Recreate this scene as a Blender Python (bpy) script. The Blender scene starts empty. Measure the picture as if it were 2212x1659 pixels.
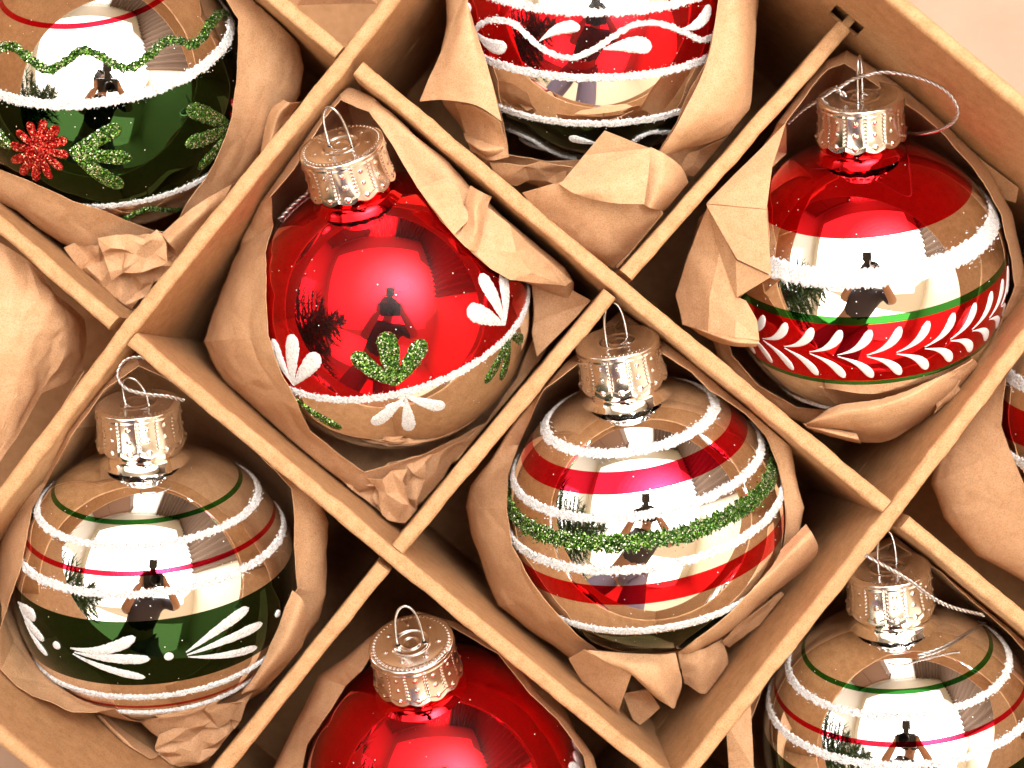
import bpy, bmesh, math, random
from mathutils import Vector, Matrix, noise
random.seed(7)
R_ = math.radians
sc = bpy.context.scene
COL = sc.collection
# ------------------------------------------------------------------ camera, world, lamps (1 unit = 1 cm)
sc.unit_settings.system = 'METRIC'
sc.unit_settings.scale_length = 0.01
H = 45.0                      # camera height above the divider tops (z = 0)
K = 80.0                      # photo pixels (2212 wide) per cm at z = 0
cam_d = bpy.data.cameras.new("camera")
cam = bpy.data.objects.new("camera", cam_d)
COL.objects.link(cam)
cam.location = (0, 0, H)
cam_d.sensor_width = 36
cam_d.lens = 36 * H / (2212 / K)
cam_d.clip_start = 0.5
cam_d.clip_end = 2000
cam_d.dof.use_dof = True
cam_d.dof.focus_distance = 45.2
cam_d.dof.aperture_fstop = 0.105
sc.camera = cam
w = bpy.data.worlds.new("World")
sc.world = w
w.use_nodes = True
w.node_tree.nodes["Background"].inputs[0].default_value = (1.0, 0.93, 0.85, 1)
w.node_tree.nodes["Background"].inputs[1].default_value = 0.05
sc.view_settings.view_transform = 'Standard'
sc.view_settings.look = 'None'
sc.view_settings.exposure = 0.04
sc.view_settings.gamma = 1.0


def area_lamp(name, loc, target, sx, sy, radiance, color, shape='RECTANGLE'):
    d = bpy.data.lights.new(name, 'AREA')
    d.shape = shape
    d.size = sx
    d.size_y = sy
    ar = sx * sy * (math.pi / 4 if shape in ('DISK', 'ELLIPSE') else 1)
    d.energy = radiance * math.pi * ar
    d.color = color
    o = bpy.data.objects.new(name, d)
    COL.objects.link(o)
    o.location = loc
    v = Vector(target) - Vector(loc)
    o.rotation_euler = v.to_track_quat('-Z', 'Y').to_euler()
    return o


# the flash bounced off the white ceiling over the box, its hot spot, and the daylight of the window at the left
area_lamp("ceiling_bounce_lamp", (-50, 82, 198), (-50, 82, 0), 340, 295, 1.6, (1.0, 0.965, 0.92))
for k_, (rad_, l_) in enumerate(((24, 5.0), (40, 4.0), (56, 3.4), (72, 2.8), (90, 2.2), (108, 1.8), (126, 1.4), (144, 1.0))):   # falls off softly from its centre
    area_lamp("flash_bounce_lamp", (42, 66, 197 - 0.5 * k_), (42, 66, 0), 2 * rad_, 1.8 * rad_, l_, (1.0, 0.965, 0.92), 'ELLIPSE')
area_lamp("near_fill_lamp", (-45, -150, 190), (-30, -90, 0), 340, 170, 3.4, (1.0, 0.88, 0.70))  # added fill, brightens the faces turned to the near side
area_lamp("left_window_lamp", (-256, 20, 85), (0, 20, 85), 150, 105, 3.0, (1.0, 0.97, 0.94))
area_lamp("far_window_lamp", (-30, 346, 95), (-30, 0, 95), 110, 170, 5.0, (1.0, 0.97, 0.94))

sc.cycles.max_bounces = 10
sc.cycles.diffuse_bounces = 4
sc.cycles.glossy_bounces = 6
sc.cycles.caustics_reflective = True    # the mirror balls throw light back on the paper round them
sc.cycles.use_denoising = True
sc.cycles.sample_clamp_indirect = 6.0


# ------------------------------------------------------------------ helpers
def P(px, py, z=0.0):
    """point at height z that the photograph shows at (px, py) of its 2212 x 1659 view"""
    s = (H - z) / H / K
    return Vector(((px - 1106) * s, (829.5 - py) * s, z))


def empty(name, loc=(0, 0, 0), rot=None):
    o = bpy.data.objects.new(name, None)
    o.empty_display_size = 0.5
    COL.objects.link(o)
    o.location = loc
    if rot is not None:
        o.rotation_euler = rot.to_euler()
    return o


def tag(o, label=None, cat=None, group=None, kind=None):
    for k_, v in (('label', label), ('category', cat), ('group', group), ('kind', kind)):
        if v:
            o[k_] = v
    return o


def mesh_obj(name, me, mat=None, parent=None):
    o = bpy.data.objects.new(name, me)
    COL.objects.link(o)
    if mat is not None and not me.materials:
        me.materials.append(mat)
    if parent is not None:
        o.parent = parent
    return o


def obj(name, bm, mat, parent=None, smooth=True, sharp=None):
    me = bpy.data.meshes.new(name)
    bm.to_mesh(me)
    bm.free()
    if smooth:
        me.shade_smooth()
        if sharp:
            me.set_sharp_from_angle(angle=R_(sharp))
    return mesh_obj(name, me, mat, parent)


def mark_wear_lit(o, ztop, depth):
    """per-vertex measure of how far the turned-over edge is painted paler, scuffed and lit from above"""
    at = o.data.attributes.new('worn_lit', 'FLOAT', 'POINT')
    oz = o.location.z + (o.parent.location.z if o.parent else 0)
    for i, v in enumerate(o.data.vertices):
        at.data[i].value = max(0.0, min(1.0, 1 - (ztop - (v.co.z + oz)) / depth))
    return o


def grid(bm, rows, close_u=False, close_v=False):
    """rows: list of lists of Vectors -> quads"""
    vs = [[bm.verts.new(p) for p in r] for r in rows]
    nr, nc = len(vs), len(vs[0])
    for i in range(nr if close_v else nr - 1):
        for j in range(nc if close_u else nc - 1):
            a, b = vs[i][j], vs[i][(j + 1) % nc]
            c, d = vs[(i + 1) % nr][(j + 1) % nc], vs[(i + 1) % nr][j]
            if len({a, b, c, d}) == 4:
                bm.faces.new((a, b, c, d))
    return vs


def box(bm, c, e0, e1, e2):
    """box round c with half-edge vectors"""
    c = Vector(c); e0 = Vector(e0); e1 = Vector(e1); e2 = Vector(e2)
    v = [bm.verts.new(c + a * e0 + b * e1 + g * e2) for a in (-1, 1) for b in (-1, 1) for g in (-1, 1)]
    for f in ((0, 1, 3, 2), (4, 6, 7, 5), (0, 4, 5, 1), (2, 3, 7, 6), (0, 2, 6, 4), (1, 5, 7, 3)):
        bm.faces.new([v[i] for i in f])


def tube(bm, pts, rad, n=8, closed=False, cap=True):
    pts = [Vector(p) for p in pts]
    rows = []
    up = Vector((0.13, 0.21, 0.97))
    m = len(pts)
    for i, p in enumerate(pts):
        t = (pts[(i + 1) % m] if closed or i < m - 1 else p) - (pts[i - 1] if closed or i > 0 else p)
        t.normalize()
        a = t.cross(up)
        if a.length < 1e-3:
            a = t.cross(Vector((1, 0, 0)))
        a.normalize()
        b = t.cross(a).normalized()
        up = b if b.dot(up) > 0 else -b
        b = up
        a = b.cross(t)
        r = rad(i / max(1, m - 1)) if callable(rad) else rad
        rows.append([p + a * (r * math.cos(2 * math.pi * k / n)) + b * (r * math.sin(2 * math.pi * k / n)) for k in range(n)])
    vs = grid(bm, rows, close_u=True, close_v=closed)
    if cap and not closed:
        bm.faces.new(vs[0])
        bm.faces.new(list(reversed(vs[-1])))


def revolve(bm, prof, n=96):
    rows = [[Vector((r * math.cos(2 * math.pi * k / n), r * math.sin(2 * math.pi * k / n), z)) for k in range(n)] for r, z in prof]
    grid(bm, rows, close_u=True)


def catmull(pts, n):
    """n points evenly in parameter along a Catmull-Rom curve through pts"""
    m = len(pts)
    out = []
    for i in range(n):
        t = i / (n - 1) * (m - 1)
        k = min(int(t), m - 2)
        f = t - k
        p1, p2 = pts[k], pts[k + 1]
        p0 = pts[k - 1] if k > 0 else p1 * 2 - p2
        p3 = pts[k + 2] if k + 2 < m else p2 * 2 - p1
        out.append(0.5 * ((2 * p1) + (p2 - p0) * f + (2 * p0 - 5 * p1 + 4 * p2 - p3) * f * f + (3 * p1 - p0 - 3 * p2 + p3) * f ** 3))
    return out


# ------------------------------------------------------------------ materials
def new_mat(name):
    m = bpy.data.materials.new(name)
    m.use_nodes = True
    nt = m.node_tree
    b = nt.nodes["Principled BSDF"]
    return m, nt, b


def N(nt, t, **kw):
    n = nt.nodes.new(t)
    for k_, v in kw.items():
        if k_.startswith('_'):
            setattr(n, k_[1:], v)
        else:
            key = k_.replace('__', ' ')
            n.inputs[key].default_value = v
    return n


def simple_mat(name, col, rough=0.5, metal=0.0, **kw):
    m, nt, b = new_mat(name)
    b.inputs['Base Color'].default_value = (*col, 1)
    b.inputs['Roughness'].default_value = rough
    b.inputs['Metallic'].default_value = metal
    for k_, v in kw.items():
        b.inputs[k_.replace('__', ' ')].default_value = v
    return m


def ramp(nt, stops, interp='LINEAR'):
    r = nt.nodes.new('ShaderNodeValToRGB')
    cr = r.color_ramp
    cr.interpolation = interp
    while len(cr.elements) < len(stops):
        cr.elements.new(0.5)
    for e, (p, c) in zip(cr.elements, stops):
        e.position = p
        e.color = (*c, 1)
    return r


def fibre_mat(name, base, dark, light, scale, rough, bump, transl=0.0, speck=0.5, worn_lit=None, creases=0.0, grain=0.8):
    """kraft board and kraft paper: pulp mottling, fine grain and dark fibre specks"""
    m, nt, b = new_mat(name)
    L = nt.links.new
    tc = N(nt, 'ShaderNodeTexCoord')
    n1 = N(nt, 'ShaderNodeTexNoise', Scale=scale * 0.12, Detail=6.0, Roughness=0.65)
    n2 = N(nt, 'ShaderNodeTexNoise', Scale=scale, Detail=4.0, Roughness=0.75)
    vo = N(nt, 'ShaderNodeTexVoronoi', Scale=scale * 0.55)
    geo = tc.outputs['Object']
    for n in (n1, n2, vo):
        L(geo, n.inputs['Vector'])
    r1 = ramp(nt, [(0.3, dark), (0.5, base), (0.72, light)])
    L(n1.outputs['Fac'], r1.inputs['Fac'])
    r2 = ramp(nt, [(0.3, (0.55, 0.50, 0.44)), (0.5, (0.97, 0.97, 0.96)), (0.7, (1.25, 1.22, 1.16))])
    L(n2.outputs['Fac'], r2.inputs['Fac'])
    mx = N(nt, 'ShaderNodeMix', _data_type='RGBA', _blend_type='MULTIPLY')
    mx.inputs['Factor'].default_value = grain
    L(r1.outputs['Color'], mx.inputs[6])
    L(r2.outputs['Color'], mx.inputs[7])
    r3 = ramp(nt, [(0.06, (0.35, 0.25, 0.18)), (0.14, (1, 1, 1))])
    L(vo.outputs['Distance'], r3.inputs['Fac'])
    mx2 = N(nt, 'ShaderNodeMix', _data_type='RGBA', _blend_type='MULTIPLY')
    mx2.inputs['Factor'].default_value = speck
    L(mx.outputs[2], mx2.inputs[6])
    L(r3.outputs['Color'], mx2.inputs[7])
    if worn_lit:
        # scuffed fibres and top light put into the colour of turned-over edges, ragged below
        ge = N(nt, 'ShaderNodeAttribute', _attribute_name='worn_lit')
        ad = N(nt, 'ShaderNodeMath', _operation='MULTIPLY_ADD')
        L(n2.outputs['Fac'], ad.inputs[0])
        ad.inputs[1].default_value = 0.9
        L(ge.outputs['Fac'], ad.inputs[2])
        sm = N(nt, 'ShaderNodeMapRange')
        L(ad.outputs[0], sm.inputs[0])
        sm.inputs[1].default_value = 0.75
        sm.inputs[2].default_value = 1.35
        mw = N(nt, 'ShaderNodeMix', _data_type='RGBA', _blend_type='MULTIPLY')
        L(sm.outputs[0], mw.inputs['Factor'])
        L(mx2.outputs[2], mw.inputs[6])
        mw.inputs[7].default_value = (*worn_lit, 1)
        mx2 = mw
    L(mx2.outputs[2], b.inputs['Base Color'])
    b.inputs['Roughness'].default_value = rough
    b.inputs['Specular IOR Level'].default_value = 0.3
    bp = N(nt, 'ShaderNodeBump', Strength=bump, Distance=0.03)
    L(n2.outputs['Fac'], bp.inputs['Height'])
    if creases:
        # crisp fine fold lines of handled tissue
        dn = N(nt, 'ShaderNodeTexNoise', Scale=0.9, Detail=2.0)
        L(geo, dn.inputs['Vector'])
        dm = N(nt, 'ShaderNodeMix', _data_type='RGBA', _blend_type='LINEAR_LIGHT')
        dm.inputs['Factor'].default_value = 0.35
        L(geo, dm.inputs[6])
        L(dn.outputs['Color'], dm.inputs[7])
        last = None
        for sc_, st, ds in ((0.40, creases, 0.10), (1.1, creases * 0.6, 0.04)):
            ve = N(nt, 'ShaderNodeTexVoronoi', Scale=sc_)
            ve.feature = 'DISTANCE_TO_EDGE'
            L(dm.outputs[2], ve.inputs['Vector'])
            mr = N(nt, 'ShaderNodeMapRange')
            L(ve.outputs['Distance'], mr.inputs[0])
            mr.inputs[2].default_value = 0.10
            bc = N(nt, 'ShaderNodeBump', Strength=st, Distance=ds)
            L(mr.outputs[0], bc.inputs['Height'])
            if last:
                L(last.outputs['Normal'], bc.inputs['Normal'])
            last = bc
        L(last.outputs['Normal'], bp.inputs['Normal'])
    L(bp.outputs['Normal'], b.inputs['Normal'])
    if transl:
        out = nt.nodes['Material Output']
        tr = N(nt, 'ShaderNodeBsdfTranslucent')
        L(mx2.outputs[2], tr.inputs['Color'])
        ms = N(nt, 'ShaderNodeMixShader', Fac=transl)
        L(b.outputs[0], ms.inputs[1])
        L(tr.outputs[0], ms.inputs[2])
        L(ms.outputs[0], out.inputs['Surface'])
    return m


M = {}
M['board'] = fibre_mat('kraft_board', (0.445, 0.238, 0.110), (0.375, 0.192, 0.083), (0.505, 0.282, 0.141), 22, 0.75, 0.5, worn_lit=(1.05, 1.10, 1.17))
M['paper'] = fibre_mat('kraft_paper', (0.68, 0.405, 0.225), (0.64, 0.37, 0.195), (0.72, 0.445, 0.26), 26, 0.6, 0.12, transl=0.28, speck=0.25, creases=0.2)
M['backdrop'] = fibre_mat('table_paper', (0.37, 0.235, 0.168), (0.345, 0.215, 0.15), (0.39, 0.253, 0.185), 2, 0.7, 0.1, speck=0.0, grain=0.08)
M['cap'] = simple_mat('silvered_cap_metal', (0.82, 0.785, 0.77), 0.17, 1.0)
M['wire'] = simple_mat('steel_wire', (0.46, 0.42, 0.39), 0.22, 1.0)
M['cord'] = simple_mat('silver_cord', (0.46, 0.42, 0.40), 0.32, 1.0)
M['hole'] = simple_mat('cap_hole_dark', (0.01, 0.008, 0.006), 0.8)

SILVER = (0.96, 0.945, 0.925)
RED = (0.70, 0.0015, 0.008)
CRIMSON = (0.72, 0.003, 0.03)
GREEN = (0.010, 0.042, 0.005)
LIGHTGREEN = (0.03, 0.22, 0.03)


def ball_mat(name, stops, glow=False):
    """mirror-silvered glass with lacquer bands: colour by latitude (object z over radius), dust on top"""
    m, nt, b = new_mat(name)
    L = nt.links.new
    tc = N(nt, 'ShaderNodeTexCoord')
    sx = N(nt, 'ShaderNodeSeparateXYZ')
    L(tc.outputs['Object'], sx.inputs[0])
    ma = N(nt, 'ShaderNodeMath', _operation='MULTIPLY_ADD')
    L(sx.outputs['Z'], ma.inputs[0])
    ma.inputs[1].default_value = 0.5 / RB
    ma.inputs[2].default_value = 0.5
    r = ramp(nt, stops, 'CONSTANT')
    L(ma.outputs[0], r.inputs['Fac'])
    vo = N(nt, 'ShaderNodeTexVoronoi', Scale=3.2)
    vo.inputs['Randomness'].default_value = 1.0
    L(tc.outputs['Object'], vo.inputs['Vector'])
    lt = N(nt, 'ShaderNodeMath', _operation='LESS_THAN')
    lt.inputs[1].default_value = 0.05
    L(vo.outputs['Distance'], lt.inputs[0])
    mx = N(nt, 'ShaderNodeMix', _data_type='RGBA')
    L(lt.outputs[0], mx.inputs['Factor'])
    L(r.outputs['Color'], mx.inputs[6])
    mx.inputs[7].default_value = (0.85, 0.83, 0.8, 1)
    L(mx.outputs[2], b.inputs['Base Color'])
    inv = N(nt, 'ShaderNodeMath', _operation='SUBTRACT')
    inv.inputs[0].default_value = 1.0
    L(lt.outputs[0], inv.inputs[1])
    L(inv.outputs[0], b.inputs['Metallic'])
    b.inputs['Roughness'].default_value = 0.02
    b.inputs['Coat Weight'].default_value = 0.36 if glow else 0.25
    b.inputs['Coat Roughness'].default_value = 0.30 if glow else 0.03
    nz = N(nt, 'ShaderNodeTexNoise', Scale=0.55, Detail=1.0)
    L(tc.outputs['Object'], nz.inputs['Vector'])
    bp = N(nt, 'ShaderNodeBump', Strength=0.12, Distance=0.06)
    L(nz.outputs['Fac'], bp.inputs['Height'])
    L(bp.outputs['Normal'], b.inputs['Normal'])
    return m


def frost_mat():
    m, nt, b = new_mat('white_frost')
    L = nt.links.new
    tc = N(nt, 'ShaderNodeTexCoord')
    vo = N(nt, 'ShaderNodeTexVoronoi', Scale=30.0)
    L(tc.outputs['Object'], vo.inputs['Vector'])
    r = ramp(nt, [(0.0, (0.34, 0.33, 0.33)), (0.35, (0.56, 0.55, 0.55)), (1.0, (0.78, 0.77, 0.77))])
    L(vo.outputs['Color'], r.inputs['Fac'])
    L(r.outputs['Color'], b.inputs['Base Color'])
    b.inputs['Roughness'].default_value = 0.45
    bp = N(nt, 'ShaderNodeBump', Strength=0.6, Distance=0.03)
    L(vo.outputs['Distance'], bp.inputs['Height'])
    L(bp.outputs['Normal'], b.inputs['Normal'])
    return m


def glitter_mat(name, dark, mid, bright, glint=(0.9, 0.9, 0.75)):
    m, nt, b = new_mat(name)
    L = nt.links.new
    tc = N(nt, 'ShaderNodeTexCoord')
    vo = N(nt, 'ShaderNodeTexVoronoi', Scale=32.0)
    L(tc.outputs['Object'], vo.inputs['Vector'])
    sp = N(nt, 'ShaderNodeSeparateXYZ')
    L(vo.outputs['Color'], sp.inputs[0])
    r = ramp(nt, [(0.0, dark), (0.55, mid), (0.86, bright), (0.95, glint)])
    L(sp.outputs['X'], r.inputs['Fac'])
    L(r.outputs['Color'], b.inputs['Base Color'])
    b.inputs['Metallic'].default_value = 0.75
    b.inputs['Roughness'].default_value = 0.3
    geo = N(nt, 'ShaderNodeNewGeometry')
    sub = N(nt, 'ShaderNodeVectorMath', _operation='SUBTRACT')
    L(vo.outputs['Color'], sub.inputs[0])
    sub.inputs[1].default_value = (0.5, 0.5, 0.5)
    sca = N(nt, 'ShaderNodeVectorMath', _operation='SCALE')
    L(sub.outputs[0], sca.inputs[0])
    sca.inputs['Scale'].default_value = 1.5
    add = N(nt, 'ShaderNodeVectorMath', _operation='ADD')
    L(geo.outputs['Normal'], add.inputs[0])
    L(sca.outputs[0], add.inputs[1])
    nrm = N(nt, 'ShaderNodeVectorMath', _operation='NORMALIZE')
    L(add.outputs[0], nrm.inputs[0])
    L(nrm.outputs[0], b.inputs['Normal'])
    return m


RB = 4.0   # radius of every bauble
M['frost'] = frost_mat()
M['white_paint'] = simple_mat('white_enamel', (0.66, 0.64, 0.64), 0.35)
M['green_glitter'] = glitter_mat('green_glitter', (0.006, 0.028, 0.003), (0.026, 0.095, 0.008), (0.20, 0.40, 0.05))
M['red_glitter'] = glitter_mat('red_glitter', (0.16, 0.002, 0.003), (0.42, 0.005, 0.006), (0.62, 0.03, 0.02), (0.9, 0.35, 0.22))

# ------------------------------------------------------------------ the box
EU = Vector((0.7694, -0.6388, 0)); EV = Vector((0.6388, 0.7694, 0)); UZ = Vector((0, 0, 1))
TH = 0.215                     # half thickness of a divider
DEPTH = 11.0
PAD, PAE = P(269.6, 720), P(747.7, 123.8)
PBD, PBE = P(846.8, 1201), P(1333.5, 615.8)
PCE, PCD = P(1929.7, 1106.6), P(1460, 1702)
WALL_TR = P(1836, 46)          # on the inner face of the upper right wall, at z = 0
WALL_BL = P(46, 1606, 3.3)
vTR = (WALL_TR - PBE).dot(EV)


def to_wall(p, q, wall, sgn):
    """extend p->q until it meets the wall"""
    d = (q - p).normalized()
    t = (wall - p).dot(EV) / d.dot(EV)
    r = p + d * t
    r.z = 0
    return r


A_pts = [to_wall(PAD, P(0, 1079.5), WALL_BL, -1), PAD, PAE, to_wall(PAE, P(822.6, 28.8), WALL_TR, 1)]
B_pts = [to_wall(PBD, P(480, 1659), WALL_BL, -1), PBD, PBE, P(1826, 56)]
C_pts = [to_wall(PCE, PCD, WALL_BL, -1), PCD, PCE, to_wall(PCE, P(2212, 735), WALL_TR, 1)]
D_pts = [P(0, 485) - EU * 5.2, P(0, 485), PAD, PBD, PCD, PCD + EU * 9.4]
E_pts = [PAE - EU * 9.4, PAE, PBE, PCE, P(2212, 1342), P(2212, 1342) + EU * 5.5]
END_L = PAE - EU * 9.4
END_R = PCE + EU * 9.4

the_box = empty('ornament_box', P(1106, 830, -DEPTH))
tag(the_box, 'open brown cardboard ornament box divided into square compartments', 'box')


def rel(bm):
    bmesh.ops.translate(bm, verts=bm.verts, vec=-Vector(the_box.location))
    return bm


def board_profile(half, z0, z1, rnd):
    """closed cross-section (s, z) of a board with a softly rounded top"""
    pr = [(-half, z0), (-half, z1 - rnd)]
    for k in range(1, 6):
        a = math.pi * (1 - k / 12)
        pr.append((-half + rnd - rnd * math.cos(math.pi * k / 12), z1 - rnd + rnd * math.sin(math.pi * k / 12)))
    pr.append((-half + rnd, z1))
    pr.append((half - rnd, z1))
    for k in range(1, 6):
        pr.append((half - rnd + rnd * math.sin(math.pi * k / 12), z1 - rnd + rnd * math.cos(math.pi * k / 12)))
    pr += [(half, z1 - rnd), (half, z0)]
    return pr


def board(bm, p, q, half, z0, z1, rnd, seg=0.14, wob=0.036):
    p = Vector((p.x, p.y, 0)); q = Vector((q.x, q.y, 0))
    d = q - p
    ln = d.length
    d.normalize()
    s = Vector((-d.y, d.x, 0))
    pr = board_profile(half, z0, z1, rnd)
    n = max(2, int(ln / seg))
    rows = []
    for i in range(n + 1):
        c = p + d * (ln * i / n)
        row = []
        for (a, z) in pr:
            k = Vector((c.x * 0.9 + a * 3, c.y * 0.9, z * 0.5))
            j = noise.noise(k) * wob + noise.noise(k * 5.3) * wob * 0.55
            row.append(c + s * (a + j) + UZ * (z + (noise.noise(k * 2.3) * wob * 0.8 + noise.noise(k * 6.1) * wob * 0.5 if z > z0 + 0.01 else 0)))
        rows.append(row)
    vs = grid(bm, rows, close_u=True)
    bm.faces.new(vs[0])
    bm.faces.new(list(reversed(vs[-1])))


def divider(nodes, gaps, label=None):
    """nodes: polyline at z=0; gaps[i] = (cut before node i, cut after node i) where another board passes through"""
    bm = bmesh.new()
    for i in range(len(nodes) - 1):
        p, q = nodes[i], nodes[i + 1]
        d = (q - p).normalized()
        g0 = gaps.get(i, (0, 0))[1]
        g1 = gaps.get(i + 1, (0, 0))[0]
        board(bm, p + d * g0, q - d * g1, TH, -6.0, 0.0 if not g0 + g1 else 0.012, 0.13)
    for i in range(len(nodes) - 1):
        p, q = nodes[i], nodes[i + 1]
        board(bm, p, q, TH - 0.006, -DEPTH + 0.02, -6.01, 0.02, seg=1.5, wob=0.0)
    o = mark_wear_lit(obj('divider', rel(bm), M['board'], the_box, sharp=38), 0.02, 0.14)
    return o


divider(A_pts, {})
divider(B_pts, {1: (TH + 0.17, TH + 0.02), 2: (TH + 0.09, TH + 0.15)})
divider(C_pts, {})
divider(D_pts, {2: (TH + 0.2, TH + 0.02), 4: (TH + 0.03, TH + 0.05)})
divider(E_pts, {1: (TH + 0.02, TH + 0.22), 3: (TH + 0.02, TH + 0.2)})

WT = 0.40                      # wall thickness
WZ = 3.3


def wall(p, q, n, slot=None):
    """hollow turned-over side wall: inner panel (with a slot for a divider end), outer panel, rounded fold on top"""
    bm = bmesh.new()
    d = (q - p).normalized()
    ln = (q - p).dot(d)
    t = 0.09
    c0 = Vector((p.x, p.y, 0))
    xs = [0, ln]
    zs = [-DEPTH, WZ - 0.22]
    if slot:
        s0, s1, z0, z1 = slot
        xs = [0, s0, s1, ln]
        zs = [-DEPTH, z0, z1, WZ - 0.22]
    for off, panel in ((t / 2, 'in'), (WT - t / 2, 'out')):
        for i in range(len(xs) - 1):
            for j in range(len(zs) - 1):
                if slot and panel == 'in' and i == 1 and j == 1:
                    continue
                nx = max(1, int((xs[i + 1] - xs[i]) / 1.2))
                c = c0 + d * ((xs[i] + xs[i + 1]) / 2) + n * off + UZ * ((zs[j] + zs[j + 1]) / 2)
                box(bm, c, d * ((xs[i + 1] - xs[i]) / 2), n * (t / 2), UZ * ((zs[j + 1] - zs[j]) / 2))
    # the fold
    rows = []
    nseg = int(ln / 0.4)
    for i in range(nseg + 1):
        c = c0 + d * (ln * i / nseg)
        row = []
        prof = [(0, -0.222)]
        r = 0.17
        for k in range(0, 7):
            prof.append((r - r * math.cos(math.pi * k / 12), -r + r * math.sin(math.pi * k / 12)))
        for k in range(0, 7):
            prof.append((WT - r + r * math.sin(math.pi * k / 12), -r + r * math.cos(math.pi * k / 12)))
        prof.append((WT, -0.222))
        for (a, z) in prof:
            k = Vector((c.x * 0.7 + a, c.y * 0.7, z))
            row.append(c + n * (a + noise.noise(k) * 0.02 * (z > -0.2)) + UZ * (WZ + z + noise.noise(k * 2.1) * 0.02 * (z > -0.2)))
        rows.append(row)
    grid(bm, rows)
    return mark_wear_lit(obj('side_wall', rel(bm), M['board'], the_box, sharp=38), WZ, 0.16)


cTL = END_L + EV * (WALL_TR - END_L).dot(EV)
cTR = END_R + EV * (WALL_TR - END_R).dot(EV)
cBL = END_L + EV * (WALL_BL - END_L).dot(EV)
cBR = END_R + EV * (WALL_BL - END_R).dot(EV)
sB = (B_pts[-1] - cTL).dot(EU)
wall(cTL, cTR, EV, slot=(sB - 0.55, sB + 0.42, -0.75, 0.38))
wall(cBR, cBL, -EV)
wall(cBL - EU * 0.0, cTL, -EU)
wall(cTR, cBR, EU)
bm = bmesh.new()
# tab at the end of divider B that reaches into the slot
board(bm, B_pts[-1], B_pts[-1] + EV * 0.75, 0.12, -0.7, -0.06, 0.05, seg=0.2)
obj('divider_tab', rel(bm), M['board'], the_box, sharp=38)
bm = bmesh.new()
cc = (cTL + cTR + cBL + cBR) / 4
box(bm, Vector((cc.x, cc.y, -DEPTH - 0.08)), EU * ((cTR - cTL).length / 2 + WT), EV * ((cTL - cBL).length / 2 + WT), UZ * 0.08)
obj('base_panel', rel(bm), M['board'], the_box, smooth=False)

# ------------------------------------------------------------------ baubles
CAMV = Vector((0, 0, H))


class Ball:
    def __init__(s, px, py, e, roll, z=-3.0, spin=0.0):
        s.C = P(px, py, z)
        v = (CAMV - s.C).normalized()
        r = Vector((1, 0, 0)); r = (r - v * r.dot(v)).normalized()
        u = v.cross(r)
        a = R_(roll)
        up = u * math.cos(a) - r * math.sin(a)
        zz = up * math.cos(R_(e)) + v * math.sin(R_(e))
        xx = (r * math.cos(a) + u * math.sin(a)).normalized()
        yy = zz.cross(xx)
        s.M = Matrix((xx, yy, zz)).transposed()
        s.root = None

    def hit(s, px, py, R=RB):
        """point of the sphere of radius R seen at a photo pixel (the limb when the ray misses)"""
        d = (P(px, py, 0) - CAMV).normalized()
        oc = CAMV - s.C
        b = oc.dot(d)
        q = b * b - (oc.dot(oc) - R * R)
        if q < 0:
            p = CAMV - d * b
            return s.C + (p - s.C).normalized() * R
        return CAMV + d * (-b - math.sqrt(q))

    def loc(s, w):
        return s.M.transposed() @ (w - s.C)

    def dir(s, px, py):
        return s.loc(s.hit(px, py)).normalized()

    def lat(s, px, py):
        return math.degrees(math.asin(s.dir(px, py).z))


def zfac(lat):
    return 0.5 + 0.5 * math.sin(R_(lat))


def stripes(bands):
    """bands: list of (lat_low, colour) from the south pole up"""
    return [(0.0 if l <= -90 else zfac(l), c) for l, c in bands]


def band_on(bm, dirs, width, h, closed, jit=0.3, nac=8, taper=False):
    """raised strip that follows a list of directions on the ball"""
    m = len(dirs)
    rows = []
    for i, d in enumerate(dirs):
        t = (dirs[(i + 1) % m] if closed or i < m - 1 else d) - (dirs[i - 1] if closed or i > 0 else d)
        t.normalize()
        b = d.cross(t).normalized()
        wl = width * 0.5
        if taper:
            f = i / (m - 1)
            wl *= min(1.0, 0.25 + 3.0 * min(f, 1 - f))
        wl1 = wl * (1 + random.uniform(-jit, jit))
        wl2 = wl * (1 + random.uniform(-jit, jit))
        row = []
        for k in range(nac + 1):
            x = -1 + 2 * k / nac
            off = x * (wl1 if x < 0 else wl2)
            hh = h * min(1.0, 1.6 * math.sqrt(max(0.0, 1 - x * x))) * (1 + random.uniform(-jit, jit) * 1.6)
            off += random.uniform(-1, 1) * 0.018
            q = (d * RB + b * off + t * random.uniform(-0.014, 0.014)).normalized() * (RB + hh - (0.012 if abs(x) == 1 else 0))
            row.append(q)
        rows.append(row)
    grid(bm, rows, close_v=closed)


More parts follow.
